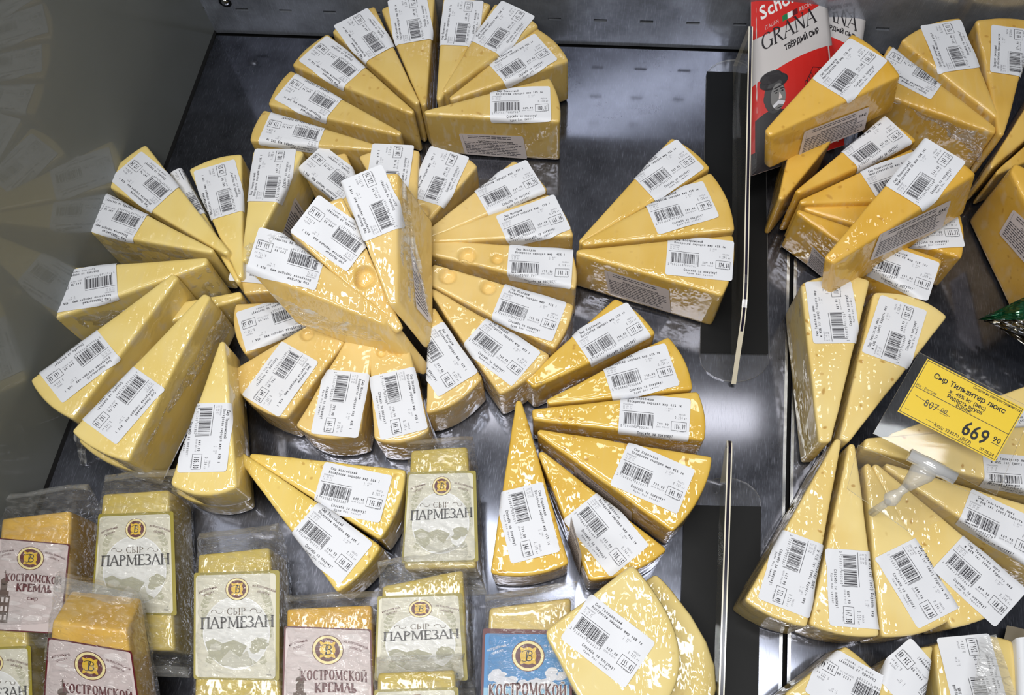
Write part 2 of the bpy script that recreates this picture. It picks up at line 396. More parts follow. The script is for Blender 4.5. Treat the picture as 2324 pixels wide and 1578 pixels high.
LW, LH = 58.0, 40.0
def rounded(wd, h, r, n=5):
    o = []
    for cx, cy, a in ((wd - r, r, -90), (wd - r, h - r, 0), (r, h - r, 90), (r, r, 180)):
        o += [(cx + r * math.cos(math.radians(a + 90 * i / n)), cy + r * math.sin(math.radians(a + 90 * i / n))) for i in range(n + 1)]
    return o
def ticket(t1, t2, code, kg, price, tot, tm):
    p = Print(); Y = lambda d: LH - d
    for o in (0, .14):
        p.mono(t1, 6.5 + o, Y(5.1), 1.62, 2.1, INK); p.mono(t2, 5.6 + o, Y(8.2), 1.62, 2.1, INK)
        p.mono('Спасибо за покупку!', 15.6 + o, Y(34.6), 1.55, 2.2, INK); p.mono(price, 31.2 + o, Y(25.6), 1.62, 2.2, INK)
    p.mono('УПАКОВАНО', 2.3, Y(10.7), .95, 1.2, INK2); p.mono('21.08.24', 2.3, Y(12.6), .98, 1.35, INK2); p.mono(tm, 2.3, Y(14.4), .98, 1.35, INK2)
    p.mono('L: 8' + code[2:5], 37, Y(11), .9, 1.3, INK2); p.mono('F: 07', 37, Y(12.9), .9, 1.3, INK2)
    p.rect(1.6, Y(16.2), 28, Y(15.85), INK, nx=10)
    d = '2' + code + '%05d' % round(float(kg) * 1000)
    d += str(-sum(int(c) * (3 if i % 2 else 1) for i, c in enumerate(d)) % 10)
    bits = ean(d); x0, mw = 4.0, 24.2 / 95; i = 0
    while i < 95:
        if bits[i] == '1':
            j = i
            while j < 95 and bits[j] == '1': j += 1
            low = 29.2 if (i < 3 or 45 <= i < 50 or i >= 92) else 27.2
            for q in range(4):
                ya, yb = 17.4 + (low - 17.4) * q / 4, 17.4 + (low - 17.4) * (q + 1) / 4
                p.rect(x0 + i * mw, Y(yb), x0 + j * mw, Y(ya), INK)
            i = j
        else: i += 1
    p.mono(d[0], 1.4, Y(30.2), 1.7, 2.1, INK); p.mono(d[1:7], 5.0, Y(30.2), 1.72, 2.1, INK); p.mono(d[7:], 16.6, Y(30.2), 1.72, 2.1, INK)
    p.mono('МАССА', 48.6, Y(15.4), 1.15, 1.35, INK2); p.mono(kg, 45.6, Y(18.8), 1.35, 2.5, INK); p.mono('кг', 53.2, Y(18.8), 1.35, 1.6, INK)
    p.mono('ЦЕНА РУБ/КГ', 30.6, Y(27.8), .98, 1.2, INK2)
    for a in ((43, 21.2, 55.6, 21.55), (43, 28.9, 55.6, 29.2)): p.rect(a[0], Y(a[3]), a[2], Y(a[1]), INK, nx=4)
    for a in (43, 55.3): p.rect(a, Y(29.2), a + .3, Y(21.2), INK)
    p.mono(tot, 45.2, Y(27.6), 9.6 / max(len(tot), 6), 4.6, INK); p.mono(tot, 45.38, Y(27.6), 9.6 / max(len(tot), 6), 4.6, INK)
    p.mono('СУММА', 47.6, Y(29.9), 1.35, .9, INK)
    p.mono('Ждем Вас снова!', 18.6, Y(37.2), 1.55, 1.5, INK)
    return p
KINDS = {
 'cream': ('Сыр Сливочный', 'Воскресен сыродел жир 50% 1к', '709477', '669.90'),
 'posh': ('Сыр Пошехонский', 'Воскресен сыродел жир  45% 1', '705508', '647.90'),
 'maas': ('Сыр Маасдам', 'Воскресен сыродел жир  45% 1', '706070', '799.90'),
 'kost': ('Сыр Костромской', 'Воскресен сыродел жир 45% 1к', '703558', '589.90'),
 'kor': ('Сыр Корольков', 'Воскресен сыродел жир 45% 1к', '704843', '799.00'),
 'goll': ('Сыр Голландский', 'Воскресен сыродел жир 50% 1к', '710444', '669.90'),
 'ross': ('Сыр Российский', 'Воскресен сыродел жир 50% 1', '702685', '649.90'),
 'mant': ('Сыр Пошехонский', 'Мантуровский СК жир 45% 1кг', '703561', '651.00'),
 'tils': ('Сыр Тильзитер люкс', 'ж 45% 1кг (вес) Радость вку', '708173', '669.90'),
 'sych': ('Продукт сычужный', 'по-Российски Мелодия вкуса', '716305', '374.90'),
 'hard': ('Сыр твердый', '(вес) БЗМЖ', '712068', '1439.00'),
}
def sticker(pr, kind, tot, cpx, dirpx, zc, parent, org, prism, clear=False):
    """price label on the face of prism, centred at pixel cpx, reading towards dirpx, folded over the side edges"""
    n = prism.n; o = prism.A
    c = PP(cpx, o, n); q = PP((cpx[0] + dirpx[0] * .1, cpx[1] + dirpx[1] * .1), o, n)
    e1 = (q - c).normalized(); e2 = n.cross(e1).normalized()
    sides = []
    mid = prism.at(.6, .5, 0)
    for a, b in ((prism.A, prism.D), (prism.B, prism.C)):
        l = (b - a).normalized(); m = l.cross(n).normalized()
        if m.dot(mid - a) > 0: m = -m
        dn = prism.ext - l * prism.ext.dot(l); dn.normalize()
        sides.append((a, m, dn))
    r = prism.r
    ph = random.uniform(0, 6); amp = random.uniform(.00015, .0004)
    def fn(x, y, lift):
        p = c + e1 * ((x - LW / 2) * .001) + e2 * ((y - LH / 2) * .001)
        off = .0006 + lift + amp * (1 + math.sin(x * .16 + y * .1 + ph))
        nn = n
        for a, m, dn in sides:
            d = (p - a).dot(m)
            if d > -r:
                fl = p - m * (d + r)                     # foot of the fold
                t = d + r; mx = r * math.pi / 2
                if t < mx:
                    f = t / r; pos = fl + m * (r * math.sin(f)) + dn * (r * (1 - math.cos(f))); nn = n * math.cos(f) + m * math.sin(f)
                else:
                    pos = fl + m * r + dn * (r + t - mx); nn = m
                p = pos; break
        return p + nn * off
    vs, fs = [], []
    nx, ny = 30, 20; cr = 2.2
    for j in range(ny + 1):
        for i in range(nx + 1):
            x, y = LW * i / nx, LH * j / ny
            for cx, cy in ((cr, cr), (LW - cr, cr), (cr, LH - cr), (LW - cr, LH - cr)):   # round the corners
                dx, dy = x - cx, y - cy
                if (dx < 0) == (cx < LW / 2) and (dy < 0) == (cy < LH / 2) and dx != 0 and dy != 0:
                    L_ = math.hypot(dx, dy)
                    if L_ > cr: x, y = cx + dx / L_ * cr, cy + dy / L_ * cr
            vs.append(fn(x, y, 0))
    fs = [(j * (nx + 1) + i, j * (nx + 1) + i + 1, (j + 1) * (nx + 1) + i + 1, (j + 1) * (nx + 1) + i) for j in range(ny) for i in range(nx)]
    lab = mesh('price_label', vs, fs, PAPER, parent, smooth=True, origin=org)
    t1, t2, code, price = KINDS[kind]
    kg = '%.3f' % (float(tot) / float(price)); rr = random.Random(tot + str(cpx))
    tm = '%02d.%02d.%02d' % (rr.choice((12, 15)), rr.randint(0, 59), rr.randint(0, 59))
    if pr: ticket(t1, t2, code, kg, price, tot, tm).emit('label_print', lambda x, y, l: fn(x, y, l + .00008), lab, org)
    return lab
def plaque(quad, wd, h, layers, name, parent, org, pname='label_print', base=PAPER, off=.0006):
    """flat label spanned by four 3-D corners TL,TR,BR,BL"""
    TL, TR, BR, BL = quad; n = (TR - TL).cross(TL - BL).normalized()
    if n.dot(CAM - TL) < 0: n = -n
    def fn(x, y, l):
        u, v = x / wd, y / h
        return BL.lerp(BR, u).lerp(TL.lerp(TR, u), v) + n * (off + l)
    out = rounded(wd, h, 2 if wd > 40 else 1)
    lab = mesh(name, [fn(x, y, 0) for x, y in out], [tuple(range(len(out)))], base, parent, origin=org)
    if layers: layers.emit(pname, lambda x, y, l: fn(x, y, l + .00004), lab, org, .00007)
    return lab
def leaflet(title, eac=False, seed=1):
    p = Print(); r = random.Random(seed); W_, H_ = 62.0, 24.0
    p.text(title, 17, 16.0, 1.7, INK, bold=.04, width=34)
    if eac: p.text('EAC', 53, 16.4, 2.6, INK, bold=.05)
    y = 21.5
    for k in range(10):
        if 15.6 < y < 18.5: y = 14.6
        x = 8 if k in (0, 1) else 3; end = 50 if k in (0, 1) else 59 - r.random() * 8
        while x < end:
            wl = r.uniform(1.6, 5.5); p.rect(x, y, min(x + wl, end), y + .75, INK2); x += wl + .8
        y -= 1.75
        if y < 1.2: break
    p.rect(3, .9, 3.15, 22.5, INK2)
    return p

# ------------------------------------------------------------------ the setting
UP = V((0, 0, 1))
bl, br = P((492, 74)), P((1700, 113))                        # foot of the riser
rd = (br - bl).normalized(); back = UP.cross(rd)             # points away from the customer
bl2, br2 = bl - rd * .02, bl + rd * 1.5
wl0, wl1 = P((490, 72)), P((97, 1130))                       # foot of the side wall
wd = (wl1 - wl0).normalized()
wA, wB = wl0 - wd * .05, wl0 + wd * 1.0
gr0, gr1 = P((1798, 500)), P((1780, 1500)); gd = (gr1 - gr0).normalized()
def hit(o, d, p, q):                                         # where o+t*d meets line p,q on the floor
    e = q - p; den = d.x * e.y - d.y * e.x; t = ((p.x - o.x) * e.y - (p.y - o.y) * e.x) / den
    return o + d * t
gap = -back * .004
gB = hit(gr0, gd, bl + gap, br + gap)
gF = gr0 + gd * .85
side = V((-wd.y, wd.x, 0)); side = side if side.x > 0 else -side
deckL = [wA + gap * 0 + side * .002, hit(gr0, gd, bl + gap, br + gap) + V((-.0016, 0, 0)), gF + V((-.0016, 0, 0)), wB + side * .002]
deckL[0] = hit(wA + side * .002, wd, bl + gap, br + gap)
struct(slab('floor', deckL, V((0, 0, -.004)), STEEL), 'dark reflective steel display deck of the cheese case')
gR = [gB + V((.0022, 0, 0)), hit(gr0 + V((.7, 0, 0)), gd, bl + gap, br + gap), gF + V((.7, 0, 0)), gF + V((.0022, 0, 0))]
struct(slab('floor', gR, V((0, 0, -.004)), STEEL), 'steel display deck beyond the dark groove')
under = [p + V((0, 0, -.012)) for p in (wA - side * .1 + back * .2, gR[1] + back * .2, gR[2], wB - side * .1)]
struct(slab('floor', under, V((0, 0, -.004)), BLACK), 'black well under the deck panels')
# rolled lips along the groove
for e0, e1, dx in ((gB, gF, -.0030), (gB, gF, .0036)):
    a, b = e0 + V((dx, 0, .0004)), e1 + V((dx, 0, .0004))
    struct(slab('trim_1' if dx < 0 else 'trim_2', [a + V((-.0013, 0, 0)), a + V((.0013, 0, 0)), b + V((.0013, 0, 0)), b + V((-.0013, 0, 0))], V((0, 0, -.003)), flat('lip_steel%d' % (dx > 0), (190, 192, 196), .2, 1)))
# riser with rows of slots, cut as real openings
def riser():
    L_ = (br2 - bl2).length; H = .165; vs, fs = [], []
    rows = [.037, .087, .137]; sw, sh = .0135, .0036; pitch = .0475
    s0 = (P((1363, 35), .037) - bl2).dot(rd) % pitch
    xs = [0]; k = s0
    while k < L_ - .03: xs += [k - sw / 2, k + sw / 2]; k += pitch
    xs.append(L_); zs = [0]
    for r_ in rows: zs += [r_ - sh / 2, r_ + sh / 2]
    zs.append(H)
    g = {}
    def vid(i, j, d):
        if (i, j, d) not in g:
            g[(i, j, d)] = len(vs); vs.append(bl2 + rd * xs[i] + UP * zs[j] + back * (.003 * d))
        return g[(i, j, d)]
    for i in range(len(xs) - 1):
        for j in range(len(zs) - 1):
            if i % 2 == 1 and j % 2 == 1:
                for a, b in (((i, j), (i + 1, j)), ((i + 1, j), (i + 1, j + 1)), ((i + 1, j + 1), (i, j + 1)), ((i, j + 1), (i, j))):
                    fs.append((vid(*a, 0), vid(*b, 0), vid(*b, 1), vid(*a, 1)))
            else: fs.append((vid(i, j, 0), vid(i + 1, j, 0), vid(i + 1, j + 1, 0), vid(i, j + 1, 0)))
    return struct(mesh('wall_back', vs, fs, STEEL_B, origin=bl2), 'upright slotted steel riser panel behind the cheeses')
riser()
struct(slab('wall_back', [bl2 + back * .012, br2 + back * .012, br2 + back * .012 + UP * .17, bl2 + back * .012 + UP * .17], back * .004, BLACK), 'black cavity behind the riser slots')
struct(slab('wall_back', [bl2 + UP * .168, br2 + UP * .168, br2 + UP * .75 + back * .05, bl2 + UP * .75 + back * .05], back * .01, DARKW), 'unseen dark panel added above the riser to block rear light')  # added out of view: blocks light from behind, reflects dark in the deck
# screw on the riser
def ring_pts(c, ax, ay, r, n=16): return [c + ax * (r * math.cos(2 * math.pi * i / n)) + ay * (r * math.sin(2 * math.pi * i / n)) for i in range(n)]
so = bl; sc_ = PP((511, 5), so, -back)
sr = root('screw', sc_, 'small shiny dome head screw on dark riser', 'screw')
sv, sf = [], []
for k in range(5):
    a = k / 4 * math.pi / 2 * .98
    sv += ring_pts(sc_ - back * (.0022 * math.sin(a) + .0001), rd, UP, .0042 * math.cos(a) + .0001)
for k in range(4): sf += [(k * 16 + i, k * 16 + (i + 1) % 16, k * 16 + 16 + (i + 1) % 16, k * 16 + 16 + i) for i in range(16)]
sf.append(tuple(range(64, 80)))
mesh('screw_head', sv, sf, CHROME, sr, smooth=True, origin=sc_)
wr = mesh('washer', ring_pts(sc_ - back * .0003, rd, UP, .0068) + ring_pts(sc_ - back * .0003, rd, UP, .004), [(i, (i + 1) % 16, 16 + (i + 1) % 16, 16 + i) for i in range(16)], PAD, sr, origin=sc_)
# side wall: glossy grey panel
def wall_mat():
    m, nt, out = newmat('side_panel'); L = nt.links.new
    tc = N(nt, 'TexCoord'); n1 = N(nt, 'TexNoise', Scale=9.0, Detail=5.0); L(tc.outputs['Object'], n1.inputs['Vector'])
    b = N(nt, 'BsdfPrincipled'); L(mixcol(nt, n1.outputs[0], lin((120, 124, 122)), lin((136, 140, 138))), b.inputs['Base Color'])
    b.inputs['Roughness'].default_value = .3; b.inputs['Coat Weight'].default_value = .7; b.inputs['Coat Roughness'].default_value = .02; b.inputs['Coat IOR'].default_value = 1.4; b.inputs['Specular IOR Level'].default_value = .15
    L(b.outputs[0], out.inputs[0]); return m
struct(slab('wall_left', [wA, wB, wB + UP * .55, wA + UP * .55], -side * .006, wall_mat()), 'glossy grey side panel reflecting the cheeses')
struct(slab('trim_3', [wA + side * .0014 + UP * .001, wB + side * .0014 + UP * .001, wB + UP * .004, wA + UP * .004], -side * .0012, BLACK), 'dark joint at the foot of the side panel')

# ------------------------------------------------------------------ acrylic dividers on rounded feet
def foot(name, pts, pad, top0, top1, base0, base1, hgt, label, front, z=.0022):
    c = sum(pts, V()) / len(pts)
    e = root(name, V((c.x, c.y, 0)), label, 'divider', 'clear acrylic dividers'); o = e.location.copy()
    slab('foot_plate', [p + UP * z for p in pts], V((0, 0, -.002)), CLEAR, e, o, edge=RIMC)
    slab('pad', [p + UP * (z + .0007) for p in pad], V((0, 0, -.0005)), PAD, e, o)
    ax = (top1 - top0).normalized(); ww = UP.cross(ax).normalized() * .0021
    # blade outline: base0-base1 along the foot, corners of the top rounded
    out = [base0, base1]
    def corner(b, t, inn, n=7):
        r_ = .028; q = []
        a = t + (b - t).normalized() * r_; d = t + inn * r_
        for i in range(n + 1):
            f = i / n; q.append(a.lerp(t, f).lerp(t.lerp(d, f), f))
        return q
    out += corner(base1, top1, -ax) if front else [top1]
    out += corner(base0, top0, ax)[::-1] if not front else [top0]
    n = len(out)
    vs = [p - ww for p in out] + [p + ww for p in out]
    fs = [tuple(range(n)), tuple(range(2 * n - 1, n - 1, -1))] ; mi = [0, 0]
    for i in range(n): fs.append((i, i + n, (i + 1) % n + n, (i + 1) % n)); mi.append(0 if i == 0 else 1)
    b = mesh('blade', vs, fs, [ACRYL, EDGE], e, mi, origin=o)
    # dark core line showing in the polished top edge
    tl = [p for p in out[2:]]
    vs = []; fs = []
    for p in tl: vs += [p + UP * .0003 - ww * .5, p + UP * .0003 + ww * .5]
    for i in range(len(tl) - 1): fs.append((2 * i, 2 * i + 1, 2 * i + 3, 2 * i + 2))
    mesh('edge_line', vs, fs, flat(name + '_core' + label[:3], (30, 26, 44), .15), b, origin=o)
    return e
def endcap(p0, p1, q0, q1, frontround, backround, n=10):
    """plate from edge p0-p1 (back) to q0-q1 (front); ends rounded as half ellipses"""
    pts = []
    axb = ((p0 + p1) - (q0 + q1)).normalized(); r_ = (p1 - p0).length / 2
    if backround:
        for i in range(n + 1):
            a = math.pi * i / n; pts.append((p0 + p1) / 2 + (p0 - p1) / 2 * math.cos(a) + axb * (r_ * .8 * math.sin(a)))
    else: pts += [p0, p1]
    if frontround:
        for i in range(n + 1):
            a = math.pi * i / n; pts.append((q0 + q1) / 2 + (q1 - q0) / 2 * math.cos(a) - axb * (r_ * .8 * math.sin(a)))
    else: pts += [q1, q0]
    return pts
foot('shelf_divider', endcap(P((1602, 178)), P((1735, 182)), P((1588, 812)), P((1746, 812)), 1, 1),
     [P((1603, 166)), P((1734, 170)), P((1742, 806)), P((1589, 803))],
     P((1704, 60), .075), P((1692, 690), .075), P((1668, 150), .0045), P((1665, 872), .0045), .075,
     'long clear acrylic divider beside the three golden wedges', True)
foot('shelf_divider', endcap(P((1560, 1150)), P((1727, 1150)), P((1530, 1800)), P((1716, 1800)), 0, 1),
     [P((1552, 1148)), P((1726, 1152)), P((1716, 1800)), P((1530, 1800))],
     P((1658, 972), .08), P((1630, 1800), .08), P((1640, 1096), .0045), P((1618, 1800), .0045), .08,
     'short clear acrylic divider at the lower edge of the deck', False)

# ------------------------------------------------------------------ cheese wedges
GROUPS = {'cream': 'creamy wedges in the back fan', 'posh': 'pale wedges fanned by the side panel', 'maas': 'holey wedges in the middle fan',
 'kost': 'golden wedges beside the divider', 'kor': 'deep gold wedges in the front fan', 'goll': 'ivory wedges by the short divider', 'ross': 'lemon wedges over the bagged blocks',
 'mant': 'orange gold wedges beyond the divider', 'tils': 'pale wedges with eyes round the yellow tag', 'sych': 'butter wedges at the back corner', 'hard': 'hard cheeses at the front edge'}
def wedge(kind, tot, apex, c1, c2, z, lab, dr, text, ext=None, h=None, tip=5, bulge=None, holes=(), leaf=None, lift=0, r=.0028, fine=False, pr=True):
    za, z1, z2 = z if isinstance(z, tuple) else (z, z, z)
    a, D, C = P(apex, za), P(c1, z1), P(c2, z2)
    t = (C - D).normalized() * (tip * .0005)
    if bulge is None:
        m_ = (C + D) / 2 - a; L_ = m_.length; hc = (C - D).length / 2
        bulge = L_ * (1 - math.cos(math.atan(hc / L_))) * 1.15 + .001
    A, B = a - t, a + t
    if ext: E_ = P(ext[1], ext[2]) - {'c1': D, 'c2': C, 'a': a}[ext[0]]
    else:
        n = (C - D).cross(a - D).normalized(); n = n if n.z > 0 else -n
        if isinstance(z, tuple): E_ = -n * h
        else: E_ = V((0, 0, -((h or z) - .0012)))
    pr_ = Prism(A, B, C, D, E_, bulge, r)
    cen = pr_.at(.6, .5, 1); org = V((cen.x, cen.y, max(0, min((p + E_).z for p in (a, C, D)))))
    e = root('cheese_wedge', org, text, 'cheese', GROUPS[kind])
    hs = []
    for hx in holes:
        pt_ = PP(hx[0], A, pr_.n); hs.append((pt_, hx[1] * .001))
    k = (64, 30, 16) if (hs or fine) else (14, 8, 4)
    pr_.build('cheese', CH[kind], e, org, *k, wob=.0006 if kind in ('maas', 'kor', 'sych') else .0004, holes=hs)
    if lab: sticker(pr, kind, tot, lab, dr, za, e, org, pr_)
    if leaf:                                             # paper leaflet under the film on one cut side
        which, quad, title, eac = leaf
        a0, b0 = (A, D) if which == 1 else (B, C)
        n = (b0 - a0).cross(E_).normalized()
        if n.dot(pr_.at(.6, .5, .5) - a0) > 0: n = -n
        q = [PP(p, a0 + n * .0002, n) for p in quad]
        plaque(q, 62, 24, leaflet(title, eac, len(quad) + int(quad[0][0])), 'ingredients_label', e, org, base=LEAFP)
    return e
def fold(e, pts, z, seed=0, amp=.0025, K_=18):
    """loose gathered piece of the clinging film, part of wedge e"""
    q = [P(p, zz) for p, zz in zip(pts, z if isinstance(z, tuple) else (z,) * 4)]; vs, fs = [], []
    n = (q[1] - q[0]).cross(q[3] - q[0]).normalized(); n = n if n.dot(CAM - q[0]) > 0 else -n
    for j in range(K_ + 1):
        for i in range(K_ + 1):
            p = q[0].lerp(q[1], i / K_).lerp(q[3].lerp(q[2], i / K_), j / K_); s_ = V((i * .5, j * .16, seed * 3.1))
            p = p + n * (amp * mnoise.noise(s_) + amp * .5 * mnoise.noise(s_ * 2.3)) + (q[1] - q[0]).normalized() * (amp * mnoise.noise(s_ + V((9, 9, 9))))
            p.z = max(p.z, .001); vs.append(p)
    fs = [(j * (K_ + 1) + i, j * (K_ + 1) + i + 1, (j + 1) * (K_ + 1) + i + 1, (j + 1) * (K_ + 1) + i) for j in range(K_) for i in range(K_)]
    return mesh('wrap_fold', vs, fs, WRAP, e, smooth=True, origin=e.location.copy())
LEAFP = flat('leaflet_paper', (226, 218, 220), .5)
def wl(col, tot, where): return '%s cheese wedge, price sticker %s, %s' % (col, tot, where)
# --- creamy fan at the back
c = 'creamy yellow'
wedge('cream', '139.34', (872, 337), (598, 248), (566, 320), .065, (664, 302), (-1, -.2), wl(c, '139.34', 'nearest the dark riser corner'))
wedge('cream', '144.70', (910, 303), (659, 158), (607, 237), .065, (703, 221), (-1, -.52), wl(c, '144.70', 'second up the back fan'))
wedge('cream', '164.80', (938, 255), (743, 74), (661, 148), .065, (756, 143), (-1, -.72), wl(c, '164.80', 'third up the back fan'))
wedge('cream', '162.12', (948, 234), (850, 12), (752, 71), .065, (828, 81), (-.62, -.8), wl(c, '162.12', 'fourth up the back fan'))
wedge('cream', '152.61', (962, 238), (987, -9), (864, 19), .066, (932, 45), (-.17, -1), wl(c, '152.61', 'at the top of the back fan'))
wedge('cream', '162.12', (995, 226), (1005, -5), (1115, 8), .066, (1046, 52), (.15, -1), wl(c, '162.12', 'just past the top of the back fan'))
wedge('cream', '151.40', (1006, 208), (1122, 6), (1223, 57), .068, (1141, 65), (.6, -.75), wl(c, '151.40', 'back fan, showing its yellow side'))
wedge('cream', '166.14', (1021, 224), (1216, 60), (1292, 138), .064, (1185, 138), (.86, -.5), wl(c, '166.14', 'back fan, with a glossy rounded rim'), h=.063)
wedge('cream', '180.87', (963, 254), (1247, 175), (1271, 277), .066, (1181, 238), (1, -.04), wl(c, '180.87', 'lying foremost in the back fan'),
      leaf=(2, [(1041, 302), (1187, 308), (1197, 360), (1056, 349)], 'Сыр Сливочный Воскресенье', False))
# --- pale fan by the side panel
c = 'pale straw'
wedge('posh', '173.20', (541, 640), (386, 392), (412, 386), .062, (428, 436), (-.45, -.85), 'pale straw cheese wedge half hidden between stickers 172.34 and 178.82')
wedge('posh', '178.82', (546, 630), (427, 383), (548, 348), .066, (500, 432), (-.24, -1), wl(c, '178.82', 'below the dark corner'))
wedge('posh', '182.71', (553, 592), (573, 342), (690, 343), .066, (616, 398), (.17, -1), wl(c, '182.71', 'beside the back fan'),
      leaf=(2, [(668, 447), (696, 492), (655, 540), (640, 530)], 'Сыр Пошехонский', False))
wedge('posh', '172.34', (516, 574), (330, 327), (229, 413), .074, (330, 413), (-.77, -.64), wl(c, '172.34', 'topmost by the grey side panel'))
e = wedge('posh', '161.96', (482, 570), (211, 423), (143, 516), .076, (257, 493), (-.94, -.33), wl(c, '161.96', 'against the grey side panel'))
fold(e, [(146, 522), (440, 580), (420, 596), (215, 588)], (.07, .07, .04, .02), seed=701)
wedge('posh', '166.50', (548, 668), (330, 700), (340, 745), .05, None, None, 'pale straw cheese wedge mostly buried, only its tip showing at the hub', tip=8)
e = wedge('posh', '167.16', (470, 592), (117, 609), (112, 728), .078, (192, 653), (-1, .2), wl(c, '167.16', 'lying level beside the grey side panel'), tip=8)
fold(e, [(470, 600), (512, 668), (470, 690), (420, 640)], (.078, .02, .02, .06), seed=704)
fold(e, [(112, 735), (330, 690), (320, 742), (190, 770)], (.07, .07, .02, .02), seed=705)
wedge('posh', '165.66', (399, 624), (67, 862), (163, 952), .082, (180, 829), (-.8, .61), wl(c, '165.66', 'slanting toward the bagged blocks'), tip=8)
wedge('posh', '168.00', (495, 700), (175, 1000), (330, 1075), .04, None, None, 'pale straw cheese wedge underneath the slanting wedge stickered 167.16')
e = wedge('posh', '167.16', (470, 668), (160, 978), (290, 1046), .088, (280, 917), (-.65, .75), wl(c, '167.16', 'slanting with milky film down one side'), h=.075, tip=8)
fold(e, [(330, 1010), (505, 705), (522, 745), (352, 1046)], (.075, .075, .03, .03), seed=709)
fold(e, [(168, 985), (190, 985), (196, 1058), (184, 1056)], (.03, .03, .002, .002), seed=710)
wedge('posh', '170.00', (512, 790), (396, 1118), (545, 1128), .045, None, None, 'pale straw cheese wedge under the one stickered 185.30', bulge=.008)
e = wedge('posh', '185.30', (504, 774), (384, 1098), (538, 1106), .088, (468, 993), (-.12, 1), wl(c, '185.30', 'on top of another wedge'), h=.043, bulge=.008)
fold(e, [(386, 1104), (540, 1112), (560, 1134), (392, 1126)], (.08, .08, .05, .05), seed=713)
# --- holey fan in the middle
c = 'holey yellow'
wedge('maas', '169.10', (850, 525), (686, 390), (785, 345), .06, (748, 398), (-.79, -.62), wl(c, '169.10', 'in shade beside the pale fan'))
wedge('maas', '204.77', (935, 560), (813, 353), (952, 341), .066, (884, 388), (.15, -1), wl(c, '204.77', 'half covered behind the pile'))
wedge('maas', '164.78', (940, 490), (973, 337), (1085, 376), .062, (995, 401), (.42, -.9), wl(c, '164.78', 'rounded hole below its sticker'), holes=[((957, 482), 9)], tip=30)
wedge('maas', '181.36', (960, 540), (1165, 363), (1244, 430), .06, (1154, 428), (.91, -.42), wl(c, '181.36', 'thin curved tip under back fan'), tip=8, fine=True)
wedge('maas', '166.38', (957, 546), (1246, 439), (1302, 535), .06, (1210, 506), (.94, -.35), wl(c, '166.38', 'in the middle fan toward the back'), holes=[((1095, 563), 7)])
wedge('maas', '148.78', (966, 558), (1297, 566), (1306, 655), .058, (1225, 606), (1, .05), wl(c, '148.78', 'lying level in the middle fan'), holes=[((1128, 588), 6), ((1060, 580), 9), ((1100, 625), 7)], tip=16)
e = wedge('maas', '174.38', (972, 618), (1302, 690), (1257, 792), .058, (1199, 709), (.95, .3), wl(c, '174.38', 'two holes beside its narrow tip'), holes=[((1108, 652), 8), ((1016, 626), 9)], tip=20)
fold(e, [(1300, 694), (1262, 788), (1258, 800), (1304, 712)], (.055, .055, .02, .02), seed=723)
wedge('maas', '185.58', (976, 656), (1248, 804), (1134, 896), .058, (1136, 795), (.8, .6), wl(c, '185.58', 'square rim toward the deep gold fan'), fine=True)
wedge('maas', '185.58', (980, 700), (1096, 858), (966, 938), .057, (1000, 815), (.56, .83), wl(c, '185.58', 'its corner tucked under the topmost pile'))
wedge('maas', '166.38', (880, 772), (975, 976), (848, 998), .058, (903, 915), (.2, 1), wl(c, '166.38', 'pointing down toward the bagged blocks'), tip=34, bulge=.006, holes=[((893, 785), 8), ((865, 800), 5), ((905, 800), 4)])
wedge('maas', '164.78', (818, 772), (817, 983), (670, 966), .058, (773, 916), (-.2, 1), wl(c, '164.78', 'pointing down, bubble bulge above sticker'), tip=26, bulge=.008, fine=True)
wedge('maas', '244.77', (752, 748), (650, 950), (515, 846), .058, (637, 860), (-.59, .81), wl(c, '244.77', 'broad one beside the pale fan'), tip=34, holes=[((696, 758), 7)])
wedge('maas', '169.58', (765, 690), (533, 688), (555, 806), .056, (619, 730), (-.95, .32), wl(c, '169.58', 'partly under the topmost pile'))
wedge('maas', '160.00', (800, 640), (566, 548), (553, 668), .058, (600, 600), (-1, -.1), 'yellow cheese wedge almost wholly under the topmost film wrapped wedge', h=.057)
e = wedge('maas', '136.76', (893, 690), (903, 390), (778, 428), (.105, .128, .128), (847, 461), (-.4, -.9), wl(c, '136.76', 'atop the pile with side leaflet'), ext=('a', (975, 790), .052), tip=8,
      leaf=(1, [(929, 552), (958, 640), (976, 735), (944, 700)], 'Сыр Маасдам', False))
fold(e, [(915, 395), (945, 560), (980, 735), (905, 680)], (.127, .1, .06, .1), seed=733)
wedge('maas', '169.56', (908, 752), (778, 446), (657, 526), (.085, .125, .125), (755, 530), (-.81, -.58), wl(c, '169.56', 'atop the pile with ragged hole'), h=.05, tip=8, holes=[((830, 628), 10), ((815, 560), 7), ((822, 640), 7)])
e = wedge('maas', '121.66', (880, 728), (639, 528), (560, 609), (.09, .128, .128), (652, 588), (-.96, -.27), wl(c, '121.66', 'atop the pile, broad filmy side'), ext=('c2', (672, 735), .07), tip=10)
fold(e, [(566, 616), (800, 690), (880, 780), (690, 742)], (.12, .1, .07, .075), seed=736)
fold(e, [(556, 560), (600, 536), (640, 528), (562, 600)], (.118, .13, .132, .125), seed=737)
# --- golden wedges by the divider
c = 'golden'
wedge('kost', '159.27', (1316, 550), (1524, 311), (1613, 381), .064, (1512, 386), (.83, -.55), wl(c, '159.27', 'rearmost of the three by the divider'))
wedge('kost', '189.95', (1320, 552), (1613, 390), (1668, 522), .066, (1545, 472), (.96, -.28), wl(c, '189.95', 'between the two others by the divider'))
wedge('kost', '174.61', (1308, 570), (1664, 532), (1640, 672), .066, (1588, 586), (1, .1), wl(c, '174.61', 'with a leaflet on its front side'),
      leaf=(2, [(1371, 611), (1519, 657), (1523, 709), (1382, 664)], 'Сыр Костромской', False))
